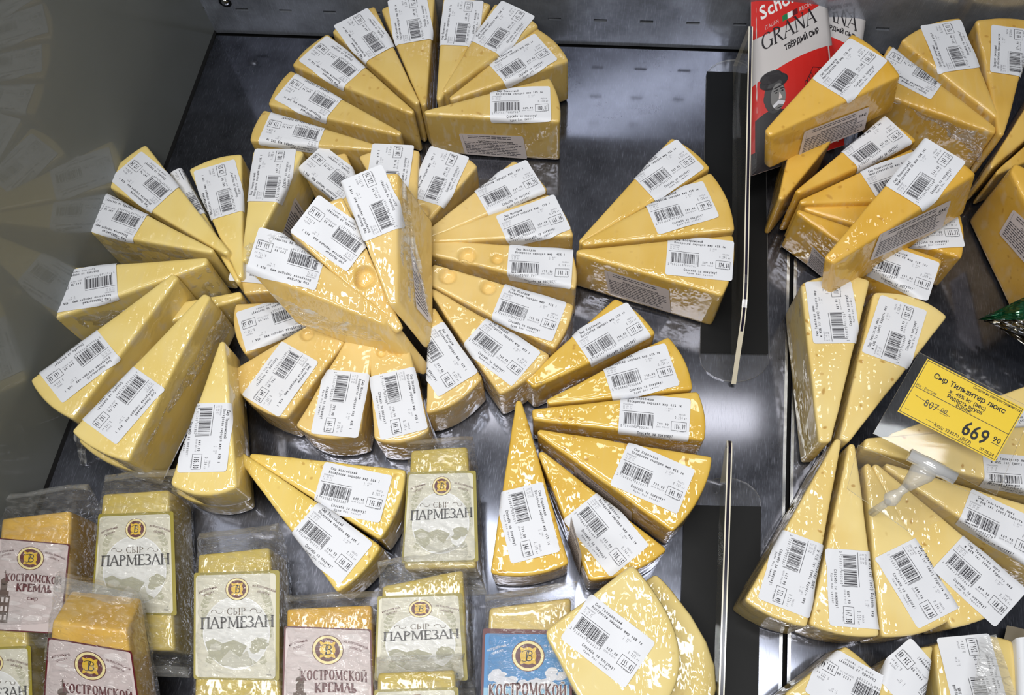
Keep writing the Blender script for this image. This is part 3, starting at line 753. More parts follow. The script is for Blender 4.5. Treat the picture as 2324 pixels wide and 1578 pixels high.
# --- deep gold fan
c = 'deep gold'
e = wedge('kor', '177.36', (1200, 870), (1397, 676), (1489, 756), .056, (1388, 763), (.87, -.5), wl(c, '177.36', 'rearmost of the front fan'), tip=12)
fold(e, [(1200, 872), (1240, 862), (1218, 915), (1194, 905)], (.057, .057, .03, .03), seed=747)
wedge('kor', '180.57', (1242, 912), (1517, 762), (1574, 884), .056, (1452, 846), (.97, -.25), wl(c, '180.57', 'second from the back of its fan'))
wedge('kor', '186.97', (1207, 940), (1585, 888), (1600, 1001), .058, (1485, 950), (1, .1), wl(c, '186.97', 'lying level in the front fan'), tip=10)
wedge('kor', '242.90', (1220, 978), (1618, 1036), (1526, 1208), .058, (1481, 1084), (.92, .4), wl(c, '242.90', 'broad one in the front fan'),
      leaf=(2, [(1303, 1054), (1436, 1162), (1434, 1182), (1306, 1088)], 'Сыр Корольков', False))
wedge('kor', '196.55', (1226, 1025), (1515, 1247), (1337, 1318), .058, (1375, 1209), (.64, .77), wl(c, '196.55', 'touching the ivory wedge'),
      leaf=(2, [(1298, 1170), (1322, 1260), (1316, 1310), (1290, 1230)], 'Сыр Корольков', False))
wedge('kor', '246.09', (1177, 908), (1291, 1278), (1112, 1303), .058, (1196, 1186), (.24, .97), wl(c, '246.09', 'pointing down in the front fan'), bulge=.005)
# --- ivory wedges
wedge('goll', '158.20', (1290, 1455), (1490, 1300), (1440, 1740), .045, (1432, 1500), (.79, .61), 'ivory cheese wedge underneath the large one stickered 155.42', bulge=.055, h=.044)
wedge('goll', '155.42', (1240, 1436), (1436, 1280), (1372, 1700), .078, (1379, 1454), (.79, .61), 'large ivory cheese wedge, price sticker 155.42, beside the short divider', bulge=.045, h=.034, fine=True)
# --- lemon wedges
wedge('ross', '146.88', (566, 1033), (921, 1066), (862, 1226), .06, (799, 1118), (.98, .2), 'lemon yellow cheese wedge, price sticker 146.88, above the bagged blocks', h=.055)
wedge('ross', '140.38', (535, 1024), (866, 1240), (764, 1346), .063, (748, 1230), (.77, .64), 'lemon yellow cheese wedge, price sticker 140.38, slanting between bagged blocks', h=.055)
# --- pale wedges with eyes round the yellow tag
c = 'pale dotted'
e = wedge('tils', '180.87', (1873, 1004), (1818, 644), (1976, 636), .064, (1889, 709), (-.15, -1), wl(c, '180.87', 'its tip down beside the groove'), tip=10, bulge=.008)
fold(e, [(1818, 650), (1868, 1000), (1836, 1012), (1800, 720)], (.06, .06, .02, .02), seed=764)
wedge('tils', '187.57', (1917, 999), (1984, 662), (2151, 718), .064, (2030, 753), (.3, -.95), wl(c, '187.57', 'behind the yellow price tag'), tip=8, bulge=.008)
wedge('tils', '172.00', (1962, 1006), (2420, 960), (2400, 1128), .06, (2320, 1090), (1, .08), 'pale dotted cheese wedge lying level under the yellow price tag', tip=10)
wedge('tils', '166.20', (2020, 990), (2430, 840), (2440, 955), .05, (2345, 985), (.95, -.3), 'pale dotted cheese wedge behind the corner of the yellow tag')
wedge('tils', '151.76', (2010, 1056), (2400, 1165), (2400, 1325), .06, (2268, 1200), (.9, .43), wl(c, '151.76', 'reaching the edge of the deck'))
wedge('tils', '138.00', (1985, 1054), (2330, 1335), (2160, 1426), .06, (2222, 1317), (.74, .67), wl(c, '138.00', 'over the front hard cheeses'))
wedge('tils', '164.80', (1968, 1052), (2184, 1390), (2002, 1446), .06, (2084, 1321), (.53, .85), wl(c, '164.80', 'third from the groove in its fan'))
wedge('tils', '147.38', (1935, 1006), (1998, 1444), (1838, 1418), .06, (1938, 1336), (.06, 1), wl(c, '147.38', 'pointing straight up, second from the groove'))
wedge('tils', '151.40', (1905, 996), (1833, 1424), (1690, 1362), .062, (1801, 1300), (-.28, .96), wl(c, '151.40', 'lower fan, nearest the groove'))
# --- butter coloured wedges at the back corner
c = 'butter yellow'
e = wedge('sych', '96.40', (2262, 296), (2020, 100), (2000, 212), .064, (2071, 163), (-.88, -.45), wl(c, '96.40', 'its broad side under milky film'), tip=8)
fold(e, [(2010, 224), (2240, 310), (2225, 372), (2020, 268)], (.06, .06, .02, .02), seed=776)
wedge('sych', '95.07', (2263, 264), (2181, 39), (2045, 92), .066, (2155, 106), (-.38, -.92), wl(c, '95.07', 'between two others of its fan'))
wedge('sych', '99.72', (2274, 306), (2214, 45), (2350, 48), .066, (2297, 117), (.02, -1), wl(c, '99.72', 'upright at the picture edge'))
wedge('sych', '98.10', (2250, 378), (2420, 90), (2470, 190), .06, None, None, 'butter yellow cheese wedge at the edge with its wrapped tip pointing down')
wedge('sych', '97.30', (2262, 392), (2470, 200), (2480, 300), .055, None, None, 'butter yellow cheese wedge tip wrapped in creased film, lowest of two')
wedge('mant', '150.10', (2298, 378), (2520, 470), (2420, 640), .09, None, None, 'orange gold cheese wedge standing tall at the edge with a leaflet', tip=10, h=.089,
      leaf=(2, [(2301, 475), (2395, 560), (2400, 680), (2268, 530)], 'Сыр Пошехонский', False))
# --- orange gold pile
c = 'orange gold'
wedge('mant', '158.00', (1772, 452), (1800, 300), (1890, 318), .066, None, None, 'orange gold cheese wedge standing under the tilted wedge stickered 165.35', h=.065)
wedge('mant', '156.24', (1809, 436), (2002, 268), (2082, 318), .072, (1984, 327), (.82, -.55), wl(c, '156.24', 'under the tilted ones'), h=.07)
wedge('mant', '155.40', (1816, 458), (2070, 335), (2112, 452), .066, (2040, 405), (.93, -.33), 'orange gold cheese wedge under the tilted wedge, sticker corner showing', h=.065)
wedge('mant', '153.73', (1826, 470), (2172, 462), (2184, 586), .06, (2104, 520), (1, -.05), 'orange gold cheese wedge whose sticker shows only its lower corner', h=.059)
wedge('mant', '149.73', (1810, 478), (2140, 588), (2088, 680), .066, (2043, 614), (.94, .33), wl(c, '149.73', 'foremost in its pile'), h=.065,
      leaf=(2, [(1846, 558), (1882, 596), (1866, 628), (1832, 600)], 'Сыр Пошехонский', False))
wedge('mant', '165.35', (1741, 302), (1934, 74), (2045, 172), (.115, .118, .118), (1929, 159), (.67, -.74), wl(c, '165.35', 'tilted over the red pouch'), ext=('c2', (2026, 254), .066), tip=8,
      leaf=(2, [(1825, 298), (1973, 241), (1961, 294), (1811, 354)], 'Сыр полутвердый Пошехонский', True))
wedge('mant', '147.13', (1880, 592), (2090, 323), (2217, 394), (.11, .122, .122), (2100, 395), (.62, -.78), wl(c, '147.13', 'tilted across the pile'), ext=('c2', (2188, 486), .066), tip=10,
      leaf=(2, [(1996, 531), (2158, 453), (2138, 514), (1973, 592)], 'Сыр полутвердый Пошехонский', True))
# --- hard cheeses at the front edge
wedge('hard', '319.46', (1836, 1640), (1919, 1466), (2040, 1600), .05, (1932, 1562), (-.87, -.5), 'pale hard cheese piece, price sticker 319.46, nearest the groove', tip=50, bulge=.004)
wedge('hard', '224.48', (2020, 1720), (2010, 1515), (2120, 1466), .052, (2088, 1560), (-.66, -.75), 'pale hard cheese piece, price sticker 224.48, middle of the front edge', tip=45, bulge=.004)
wedge('hard', '256.14', (2240, 1700), (2120, 1466), (2300, 1455), .048, (2208, 1535), (-.25, -.97), 'pale hard cheese piece, price sticker 256.14, under clear film', tip=60, bulge=.006)
wedge('hard', '238.00', (2420, 1700), (2312, 1462), (2440, 1450), .055, (2345, 1540), (-.3, -.95), 'pale hard cheese piece with white sticker at the front corner', tip=60, bulge=.004, pr=False)

# ------------------------------------------------------------------ bagged blocks of cheese
OLIVE = flat('print_olive', (150, 136, 34), .4); CREAM = flat('print_cream', (214, 210, 190), .4); PALE = flat('print_pale', (226, 226, 222), .4)
MAROON = flat('print_maroon', (92, 22, 30), .4); GOLD = flat('print_gold', (226, 184, 34), .35); IVORY = flat('print_ivory', (242, 226, 160), .4)
SEPIA = flat('print_sepia', (128, 122, 92), .5); LEAFG = flat('print_leaf', (186, 184, 158), .5); HILL = flat('print_hill', (176, 174, 150), .5); HILL2 = flat('print_hill_far', (200, 198, 182), .5)
BROWN = flat('print_brown', (86, 66, 46), .4); SOOT = flat('print_black', (34, 30, 34), .4); PINK = flat('print_rose_grey', (206, 192, 190), .4); PINK2 = flat('print_rose_cloud', (222, 212, 210), .4)
TOWER = flat('print_tower', (96, 76, 66), .5); SKY = flat('print_sky', (52, 130, 190), .4); SKY2 = flat('print_sky_low', (140, 186, 214), .4); CLOUD = flat('print_cloud', (214, 216, 224), .4); WHITE = flat('print_white', (240, 240, 240), .4)
RED = flat('print_red', (206, 40, 34), .35); GREEN = flat('print_green', (30, 120, 70), .4); GREY = flat('print_grey', (120, 120, 120), .5); GREYD = flat('print_grey_dark', (60, 60, 62), .5)
def emblem(p, cx, cy, r):
    p.disc(cx, cy, r, r, MAROON, 4, 36); p.disc(cx, cy, r * .95, r * .95, IVORY, 5, 36); p.disc(cx, cy, r * .78, r * .78, MAROON, 6, 36)
    s_ = r * .5; q = []
    for k in range(4):
        ax, ay = [(-1, -1), (1, -1), (1, 1), (-1, 1)][k]; bx, by = [(1, -1), (1, 1), (-1, 1), (-1, -1)][k]
        for i in range(8):
            f = i / 8; nx_, ny_ = [(0, 1), (-1, 0), (0, -1), (1, 0)][k]; ind = .16 if i % 4 == 2 else .04 * (i % 2)
            q.append((cx + s_ * (ax + (bx - ax) * f + nx_ * ind), cy + s_ * 1.1 * (ay + (by - ay) * f + ny_ * ind)))
    p.poly(q, GOLD, 7)
    p.arc(cx - s_ * .05, cy, s_ * .16, s_ * .62, 70, 250, s_ * .12, SOOT, 8, 10); p.line(cx - s_ * .25, cy - s_ * .6, cx + s_ * .12, cy + s_ * .66, s_ * .13, SOOT, 8)
    p.arc(cx + s_ * .12, cy + s_ * .34, s_ * .36, s_ * .3, -100, 130, s_ * .12, SOOT, 8, 10); p.arc(cx + s_ * .05, cy - s_ * .28, s_ * .42, s_ * .36, -120, 90, s_ * .13, SOOT, 8, 12)
    p.arc(cx - s_ * .1, cy + s_ * .45, s_ * .62, s_ * .24, 60, 190, s_ * .09, SOOT, 8, 10); p.arc(cx - s_ * .45, cy - s_ * .55, s_ * .3, s_ * .16, 150, 360, s_ * .09, SOOT, 8, 8)
def sprig(p, x, y, ang, n, sgn):
    a = math.radians(ang)
    for i in range(n):
        x2, y2 = x + 3.4 * math.cos(a), y + 3.4 * math.sin(a); p.line(x, y, x2, y2, .35, LEAFG, 2)
        for sd in (-1, 1):
            b = a + sd * .75; q = [(x2, y2)]
            for f, o in ((.5, .32), (1, 0), (.5, -.32)): q.append((x2 + 4.6 * (f * math.cos(b) - o * math.sin(b)), y2 + 4.6 * (f * math.sin(b) + o * math.cos(b))))
            p.poly(q, LEAFG, 2)
        x, y = x2, y2; a += sgn * .16
def mottoes(p, W_, y, h, m):
    p.text('натуральный', W_ * .17, y - 1, h, m, 6, width=W_ * .22, ang=17, align='c', bow=.6); p.text('продукт', W_ * .18, y - 4.3, h, m, 6, width=W_ * .14, ang=19, align='c', bow=.4)
    p.text('из Костромской', W_ * .82, y - 1, h, m, 6, width=W_ * .28, ang=-17, align='c', bow=.8); p.text('области', W_ * .81, y - 4.6, h, m, 6, width=W_ * .15, ang=-17, align='c', bow=.4)
def art_parm():
    p = Print(); W_, H_ = 70., 89.
    p.poly([(x + 1.6, y + 1.6) for x, y in rounded(W_ - 4.6, H_ - 4, 3)], CREAM, 1)
    for a in ((8, 30, 80, 9, .5), (6, 56, 62, 6, .5), (62, 30, 100, 9, -.5), (64, 56, 118, 6, -.5), (10, 10, 60, 5, .6), (60, 10, 120, 5, -.6)): sprig(p, a[0], a[1], a[2], a[3] - 2, a[4] * .5)
    p.disc(35, 38, 27.5, 30, WHITE, 3, 40); p.disc(35, 38, 26.6, 29.2, PALE, 4, 40)
    p.poly([(9.6, 30), (16, 33), (24, 29), (33, 32), (44, 27), (40, 21), (52, 14), (46, 11), (24, 11), (13, 19)], HILL, 5)
    p.poly([(20, 13), (30, 24), (38, 18), (44, 24), (48, 12), (35, 9)], HILL2, 6)
    p.disc(54, 29, 7, 5, HILL, 5, 20, .2); p.disc(50, 24, 4, 3, HILL, 6, 16, .25); p.disc(18, 26, 5, 3, HILL2, 6, 16, .2)
    emblem(p, 35.5, 74, 9.6); mottoes(p, W_, 74, 2.2, MAROON)
    p.serif('СЫР', 27, 52.6, 5.6, 16, BROWN, 8, .1, .1)
    for sg in (-1, 1):
        p.arc(35 + sg * 14, 55.5, 2.6, 1.8, 0 if sg > 0 else 180, 190 if sg > 0 else 370, .45, BROWN, 8); p.arc(35 + sg * 18.4, 55.3, 2, 1.5, 180 if sg > 0 else 0, 400 if sg > 0 else 220, .45, BROWN, 8)
    p.serif('ПАРМЕЗАН', 6, 40.6, 9.4, 60, GREY, 8, .12, .13, tilt=.03); p.serif('ПАРМЕЗАН', 5.6, 41, 9.4, 60, SOOT, 9, .12, .13, tilt=.03)
    p.text('3', 62, 6.2, 1.5, SOOT, 8); p.text('эсл.', 60, 3.8, 1.5, SOOT, 8)
    return p, W_, H_, OLIVE
def art_kreml():
    p = Print(); W_, H_ = 70., 96.
    p.poly([(x + 1.3, y + 1.3) for x, y in rounded(W_ - 2.6, H_ - 2.6, 2)], PINK, 1)
    r = random.Random(3)
    for i in range(26): p.disc(r.uniform(8, 62), r.uniform(10, 90), r.uniform(3, 9), r.uniform(1.2, 3), PINK2, 2 + i * .06, 16, .12)
    emblem(p, 35, 77, 12.6); mottoes(p, W_, 82, 2.3, MAROON)
    # bell tower
    for x0, y0, x1, y1 in ((7, 8, 20, 36), (8.5, 36, 18.5, 41), (10.5, 41, 16.5, 48)): p.rect(x0, y0, x1, y1, TOWER, 5)
    p.disc(13.5, 50.5, 3.4, 3.6, TOWER, 5, 16); p.line(13.5, 53, 13.5, 62, .5, TOWER, 5); p.line(12, 60, 15, 60, .4, TOWER, 5)
    for k in range(3):
        for x0 in (8.4, 12.4, 16.4): p.rect(x0, 11 + 9 * k, x0 + 2.2, 16 + 9 * k, PINK2, 6)
    p.serif('КОСТРОМСКОЙ', 14, 50.5, 8.4, 52, MAROON, 8, .22, .15, bow=1.4); p.serif('КРЕМЛЬ', 25, 41, 8.2, 33, MAROON, 8, .24, .15, bow=.8)
    p.text('сыр', 36, 33, 4, MAROON, 8)
    return p, W_, H_, MAROON
def art_kostr():
    p = Print(); W_, H_ = 70., 92.
    p.poly([(x + 2, y + 2) for x, y in rounded(W_ - 4, H_ - 6, 2)], SKY, 1); p.rect(2, 2, 68, 44, SKY2, 2)
    r = random.Random(5); q_ = 0
    for cx, cy, n in ((10, 54, 7), (58, 55, 8), (20, 48, 8), (48, 47, 8), (34, 46, 6)):
        for i in range(n): q_ += 1; p.disc(min(max(cx + r.uniform(-6, 6), 8), 62), cy + r.uniform(-3, 3), r.uniform(2.5, 4.6), r.uniform(2, 3.6), CLOUD, 3 + q_ * .09, 16, .06)
    emblem(p, 36, 70, 12.8); mottoes(p, W_, 76, 2.5, WHITE)
    for dx, dy, m, l in ((-.5, 0, WHITE, 7), (.5, 0, WHITE, 7), (0, .6, WHITE, 7), (0, -.6, WHITE, 7), (0, 0, MAROON, 8)):
        p.serif('КОСТРОМСКОЙ', 6 + dx, 36 + dy, 10.5, 60, m, l, .2, .12, bow=1.6); p.serif('СЫР', 26 + dx, 25 + dy, 8.4, 20, m, l, .22, .12)
    p.rect(4, 4, 66, 18, HILL, 3); p.disc(12, 20, 6, 3, WHITE, 4); p.disc(60, 20, 5, 3, HILL2, 4)
    return p, W_, H_, MAROON
def bag(prism_pts, ext, parent, org, ft=.02, fb=.018, seed=0, curl=.012):
    TL, TR, BR, BL = prism_pts; n = -ext.normalized(); th = ext.length
    NS, NT = 44, 40; vs, fs = [], []
    L_ = (TL - BL).length; off = V((seed * 1.7, seed * .9, seed))
    for i in range(NS + 1):
        f = -ft / L_ + (1 + (ft + fb) / L_) * i / NS
        l = BL.lerp(TL, 1 - f); r_ = BR.lerp(TR, 1 - f)
        e = max(0, -f * L_ / ft, (f - 1) * L_ / fb); k = (1 - min(e, 1)) ** .7 if e > 0 else 1
        cen = (l + r_) / 2 + ext * .5 + n * (curl * e * e) ; hw = (r_ - l) / 2; hw = hw.normalized() * (hw.length * (1 + .04 * min(e, 1)) + .0028)
        ht = th / 2 + .0022
        for j in range(NT):
            a = 2 * math.pi * j / NT; c_, s_ = math.cos(a), math.sin(a)
            x = math.copysign(abs(c_) ** .32, c_); y = math.copysign(abs(s_) ** .32, s_)
            p = cen + hw * x + n * (ht * y * max(k, .03))
            q = p * 42 + off; nz = mnoise.noise(q) ; n2 = mnoise.noise(p * 120 + off)
            outw = (hw.normalized() * x + n * y)
            outw.normalize()
            p = p + outw * (.0038 * abs(nz) + .0016 * abs(n2)) + n * (.009 * nz * min(e, 1))
            p.z = max(p.z, .0008)
            vs.append(p)
    for i in range(NS):
        for j in range(NT): fs.append((i * NT + j, i * NT + (j + 1) % NT, (i + 1) * NT + (j + 1) % NT, (i + 1) * NT + j))
    b = mesh('bag', vs, fs, FILM, parent, smooth=True, origin=org)
    # crimped seal strips
    for i0 in (0, NS):
        i1 = 2 if i0 == 0 else NS - 2; sv, sf = [], []
        for j in range(0, NT // 2 + 1):
            for t in range(4):
                sv.append(vs[i0 * NT + j].lerp(vs[i1 * NT + j], t / 3) + n * (.0006 + .0007 * (t % 2)))
        for j in range(NT // 2):
            for t in range(3): sf.append((j * 4 + t, j * 4 + t + 1, j * 4 + t + 5, j * 4 + t + 4))
        mesh('crimped_seal', sv, sf, SEAL, b, origin=org)
SEAL = film_mat('bag_seal', .14, crease=.6, scale=70, rough=.12)
def block(art, q, z, lq, text, kind, ext=None, th=None, ft=.02, fb=.018, curl=.012, seed=1):
    zs = z if isinstance(z, tuple) else (z,) * 4
    TL, TR, BR, BL = [P(p, zz) for p, zz in zip(q, zs)]
    n = (TR - TL).cross(TL - BL).normalized(); n = n if n.z > 0 else -n
    BR = PP(q[2], TL, n)
    E_ = (P(ext[0], ext[1]) - TR) if ext else -n * (th or (min(zs) - .003))
    pr_ = Prism(TL, TR, BR, BL, E_, 0, .003)
    cen = pr_.at(.5, .5, 1); org = V((cen.x, cen.y, max(0, min((p + E_).z for p in (TL, TR, BR, BL)))))
    e = root('bagged_cheese', org, text, 'cheese', 'bagged cheese blocks at the front')
    pr_.build('cheese', CH[kind], e, org, 14, 8, 4, wob=.0005)
    pn = pr_.n; lc = [PP(p, TL, pn) for p in lq]
    p, W_, H_, base = art()
    plaque(lc, W_, H_, p, 'front_label', e, org, base=base, off=.0007)
    bag([TL, TR, BR, BL], E_, e, org, ft, fb, seed, curl)
    return e
block(art_kreml, [(3, 1177), (160, 1158), (152, 1410), (-18, 1412)], .06, [(-10, 1221), (160, 1236), (140, 1440), (-34, 1430)], 'bagged amber cheese block with maroon-edged label in the grey panel corner', 'krem', seed=1, ft=.024)
block(art_parm, [(231, 1121), (384, 1111), (396, 1478), (206, 1474)], .055, [(224, 1168), (394, 1161), (402, 1398), (207, 1391)], 'bagged cheese block, olive-edged label, directly below the pale wedge fan', 'parm', seed=2)
block(art_parm, [(448, 1258), (612, 1242), (638, 1600), (440, 1600)], .056, [(441, 1301), (635, 1295), (634, 1546), (440, 1542)], 'bagged cheese block, olive-edged label, under the lemon wedge tip', 'parm', seed=3, fb=.01)
block(art_parm, [(932, 1022), (1061, 1012), (1082, 1290), (916, 1292)], .058, [(925, 1072), (1080, 1069), (1086, 1275), (912, 1280)], 'bagged cheese block, olive-edged label, just under the holey fan', 'parm', seed=6, ft=.012)
block(art_parm, [(868, 1330), (1051, 1294), (1062, 1545), (850, 1550)], (.066, .066, .058, .058), [(857, 1354), (1048, 1346), (1062, 1545), (850, 1545)], 'bagged cheese block, olive-edged label, beside the blue-labelled block', 'parm', seed=7, th=.05, fb=.01)
block(art_kreml, [(650, 1382), (843, 1372), (850, 1690), (640, 1690)], .058, [(646, 1421), (843, 1429), (850, 1690), (638, 1690)], 'bagged cheese block, maroon-edged church label, middle of the front row', 'krem', seed=8, ft=.012)
block(art_parm, [(-70, 1394), (60, 1384), (76, 1700), (-90, 1710)], .058, [(-104, 1474), (71, 1466), (78, 1690), (-106, 1700)], 'bagged cheese block, olive-edged label, cut by the lower corner', 'parm', seed=5)
block(art_kreml, [(117, 1411), (286, 1431), (330, 1700), (96, 1690)], (.105, .105, .07, .07), [(110, 1446), (300, 1478), (335, 1720), (92, 1700)], 'bagged amber cheese block, maroon-edged church label, propped up with glowing top', 'krem', ext=((322, 1356), .075), seed=4, ft=.022, curl=.004)
block(art_parm, [(857, 1527), (1032, 1520), (1044, 1800), (846, 1800)], .08, [(850, 1566), (1040, 1560), (1050, 1790), (842, 1795)], 'bagged cheese block, only top showing, lowest beneath the olive-edged ones', 'parm', th=.06, seed=9, ft=.012)
block(art_kostr, [(1110, 1380), (1296, 1357), (1296, 1690), (1090, 1690)], .05, [(1096, 1427), (1298, 1431), (1298, 1690), (1088, 1690)], 'bagged pale cheese block with blue sky label beside the ivory wedge', 'hard', seed=10, ft=.012)

# ------------------------------------------------------------------ red and white pouches
def pouch(q, z, text, art, W_, H_, seed=0):
    zs = z; C4 = [P(p, zz) for p, zz in zip(q, zs)]; TL, TR, BR, BL = C4
    n = (TR - TL).cross(TL - BL).normalized(); n = n if n.z > 0 else -n
    c = sum(C4, V()) / 4; org = V((c.x, c.y, 0)); e = root('cheese_pouch', org, text, 'pouch', 'red and white pouches')
    NU, NV = 16, 16; fr, bk = [], []
    def bulge(u, v): return .006 * (math.sin(math.pi * u) * math.sin(math.pi * v)) ** .5 if 0 < u < 1 and 0 < v < 1 else 0
    def fn(x, y, l, s_=1):
        u, v = min(max(x / W_, 0), 1), min(max(y / H_, 0), 1)
        return BL.lerp(BR, u).lerp(TL.lerp(TR, u), v) + n * (s_ * (bulge(u, v) + .0004) + l)
    vs = [fn(W_ * i / NU, H_ * j / NV, 0) for j in range(NV + 1) for i in range(NU + 1)]; k = len(vs)
    vs += [fn(W_ * i / NU, H_ * j / NV, 0, -1) for j in range(NV + 1) for i in range(NU + 1)]
    fs = []
    for j in range(NV):
        for i in range(NU):
            a = j * (NU + 1) + i; fs.append((a, a + 1, a + NU + 2, a + NU + 1)); fs.append((a + k, a + k + NU + 1, a + k + NU + 2, a + k + 1))
    for i in range(NU): fs.append((i, i + k, i + 1 + k, i + 1)); a = NV * (NU + 1) + i; fs.append((a, a + 1, a + 1 + k, a + k))
    for j in range(NV): a = j * (NU + 1); b = a + NU + 1; fs.append((a, b, b + k, a + k)); a += NU; b += NU; fs.append((a, a + k, b + k, b))
    body = mesh('pouch_body', vs, fs, POUCHW, e, smooth=True, origin=org)
    art().emit('pouch_print', lambda x, y, l: fn(x, y, l + .0004), body, org, .00007)
    return e
POUCHW = flat('pouch_white', (206, 202, 202), .35)
def grid_rect(p, x0, y0, x1, y1, m, lay, f0=None, f1=None, n=10, ny=6):
    """filled area between two curves, cut small so that it follows the pouch"""
    f0 = f0 or (lambda x: y0); f1 = f1 or (lambda x: y1)
    for i in range(n):
        a, b = x0 + (x1 - x0) * i / n, x0 + (x1 - x0) * (i + 1) / n
        for j in range(ny):
            t, s_ = j / ny, (j + 1) / ny; g = lambda x, k: f0(x) + (f1(x) - f0(x)) * k
            p.poly([(a, g(a, t)), (b, g(b, t)), (b, g(b, s_)), (a, g(a, s_))], m, lay)
SL = .21   # the print runs askew
def art_grana():
    p = Print(); W_, H_ = 75., 140.
    grid_rect(p, 0, 0, 75, 140, RED, 1, lambda x: 91 + SL * x - 3.2 * math.sin(math.pi * x / 75), lambda x: 140)
    grid_rect(p, 0, 0, 75, 66, RED, 1, lambda x: 0, lambda x: 59 + SL * x * .9 + 3 * math.sin(math.pi * x / 75))
    p.text('Schönfeld', 9, 103, 10, WHITE, 2, width=62, bold=.05, ang=12)
    p.text('ITALIAN', 13, 95.2, 3, PINK, 2, ang=12, width=13); p.text('RECIPE', 46, 102, 3, PINK, 2, ang=12, width=14)
    p.poly([(29, 97.6), (34, 98.7), (34, 103), (29, 101.9)], GREEN, 2); p.poly([(34, 98.7), (39, 99.8), (39, 104), (34, 103)], WHITE, 2); p.poly([(39, 99.8), (44, 100.9), (44, 105), (39, 104)], MAROON, 3)
    p2 = Print(); p2.serif('GRANA', 0, 0, 12, 54, SOOT, 3, .12, .12)
    k = len(p.v); p.v += [(9 + x * .978 - y * .1, 80.5 + x * .21 + y * .978, l) for x, y, l in p2.v]; p.f += [tuple(a + k for a in f) for f in p2.f]; p.m += [p.mat(SOOT)] * len(p2.f)
    p.text('ТВЁРДЫЙ СЫР', 30, 76.5, 4, SOOT, 3, ang=12, width=34, bold=.06)
    for a, b in (((48, 52), (54, 60)), ((54, 60), (62, 58)), ((62, 58), (66, 50)), ((66, 50), (58, 44)), ((58, 44), (50, 46)), ((50, 46), (48, 52))): p.line(*a, *b, .6, MAROON, 2)
    for k in range(3):
        y = 50 - 6 * k
        for i in range(9): p.arc(47 + i * 2.4, y + i * .6 + (i % 3), 1.2, 1.8 + (i * 7 % 3) * .6, 0, 220, .5, SOOT, 3, 5)
    # dark figure of a man in a beret
    m_ = Print()
    grid_rect(m_, 0, 0, 44, 30, SOOT, 3, lambda x: 0, lambda x: 26 + 9 * math.sin(math.pi * min(x + 8, 50) / 50))
    m_.disc(20, 46, 11, 14.5, GREYD, 4, 24); m_.disc(23.5, 44.5, 7.8, 11, GREY, 5, 20); m_.disc(10.6, 45, 2.2, 4, GREYD, 5, 12)
    m_.disc(19.5, 58, 15, 6.6, SOOT, 6, 24); m_.disc(17, 62, 12, 5.5, SOOT, 6, 20)
    m_.line(19, 49.5, 23.5, 50, 1, SOOT, 6); m_.line(26, 50.5, 30, 50.5, 1, SOOT, 6); m_.disc(21.6, 47.8, 1.3, .7, SOOT, 6, 10); m_.disc(28, 48.4, 1.3, .7, SOOT, 6, 10)
    m_.poly([(25, 48), (28, 42.5), (24, 42)], PINK2, 6); m_.poly([(17.5, 38), (24, 41.6), (30.5, 39), (29, 36.6), (24, 38.2), (19, 35.8)], CLOUD, 7); m_.line(22, 35, 27, 35.4, .7, SOOT, 7)
    grid_rect(p, 0, 0, 42, 14, SOOT, 3.5)
    k = len(p.v); p.v += [(3 + x * .82, 10 + y * .82, l) for x, y, l in m_.v]; p.f += [tuple(a + k for a in f) for f in m_.f]; p.m += [p.mat(m_.mats[i]) for i in m_.m]
    return p
def art_grana2():
    p = Print(); W_, H_ = 75., 140.
    grid_rect(p, 0, 0, 75, 140, RED, 1, lambda x: 104 - 3 * math.sin(math.pi * x / 75), lambda x: 140)
    grid_rect(p, 0, 0, 75, 66, RED, 1, lambda x: 0, lambda x: 64 + 3 * math.sin(math.pi * x / 75))
    p.serif('GRANA', 9, 82, 15, 58, SOOT, 3, .12, .12); p.text('ТВЁРДЫЙ СЫР', 28, 74, 4, SOOT, 3, width=38, bold=.06)
    p.text('Schönfeld', 10, 118, 11, WHITE, 2, width=56, bold=.05)
    return p
pouch([(1828, -95), (1978, -45), (1932, 270), (1770, 215)], (.055, .055, .03, .03), 'red and white cheese pouch turned the other way, behind the first', art_grana2, 75., 140.)
pouch([(1704, -62), (1864, -96), (1916, 330), (1704, 400)], (.075, .075, .03, .03), 'red and white cheese pouch with black beret portrait beside the divider', art_grana, 75., 140.)

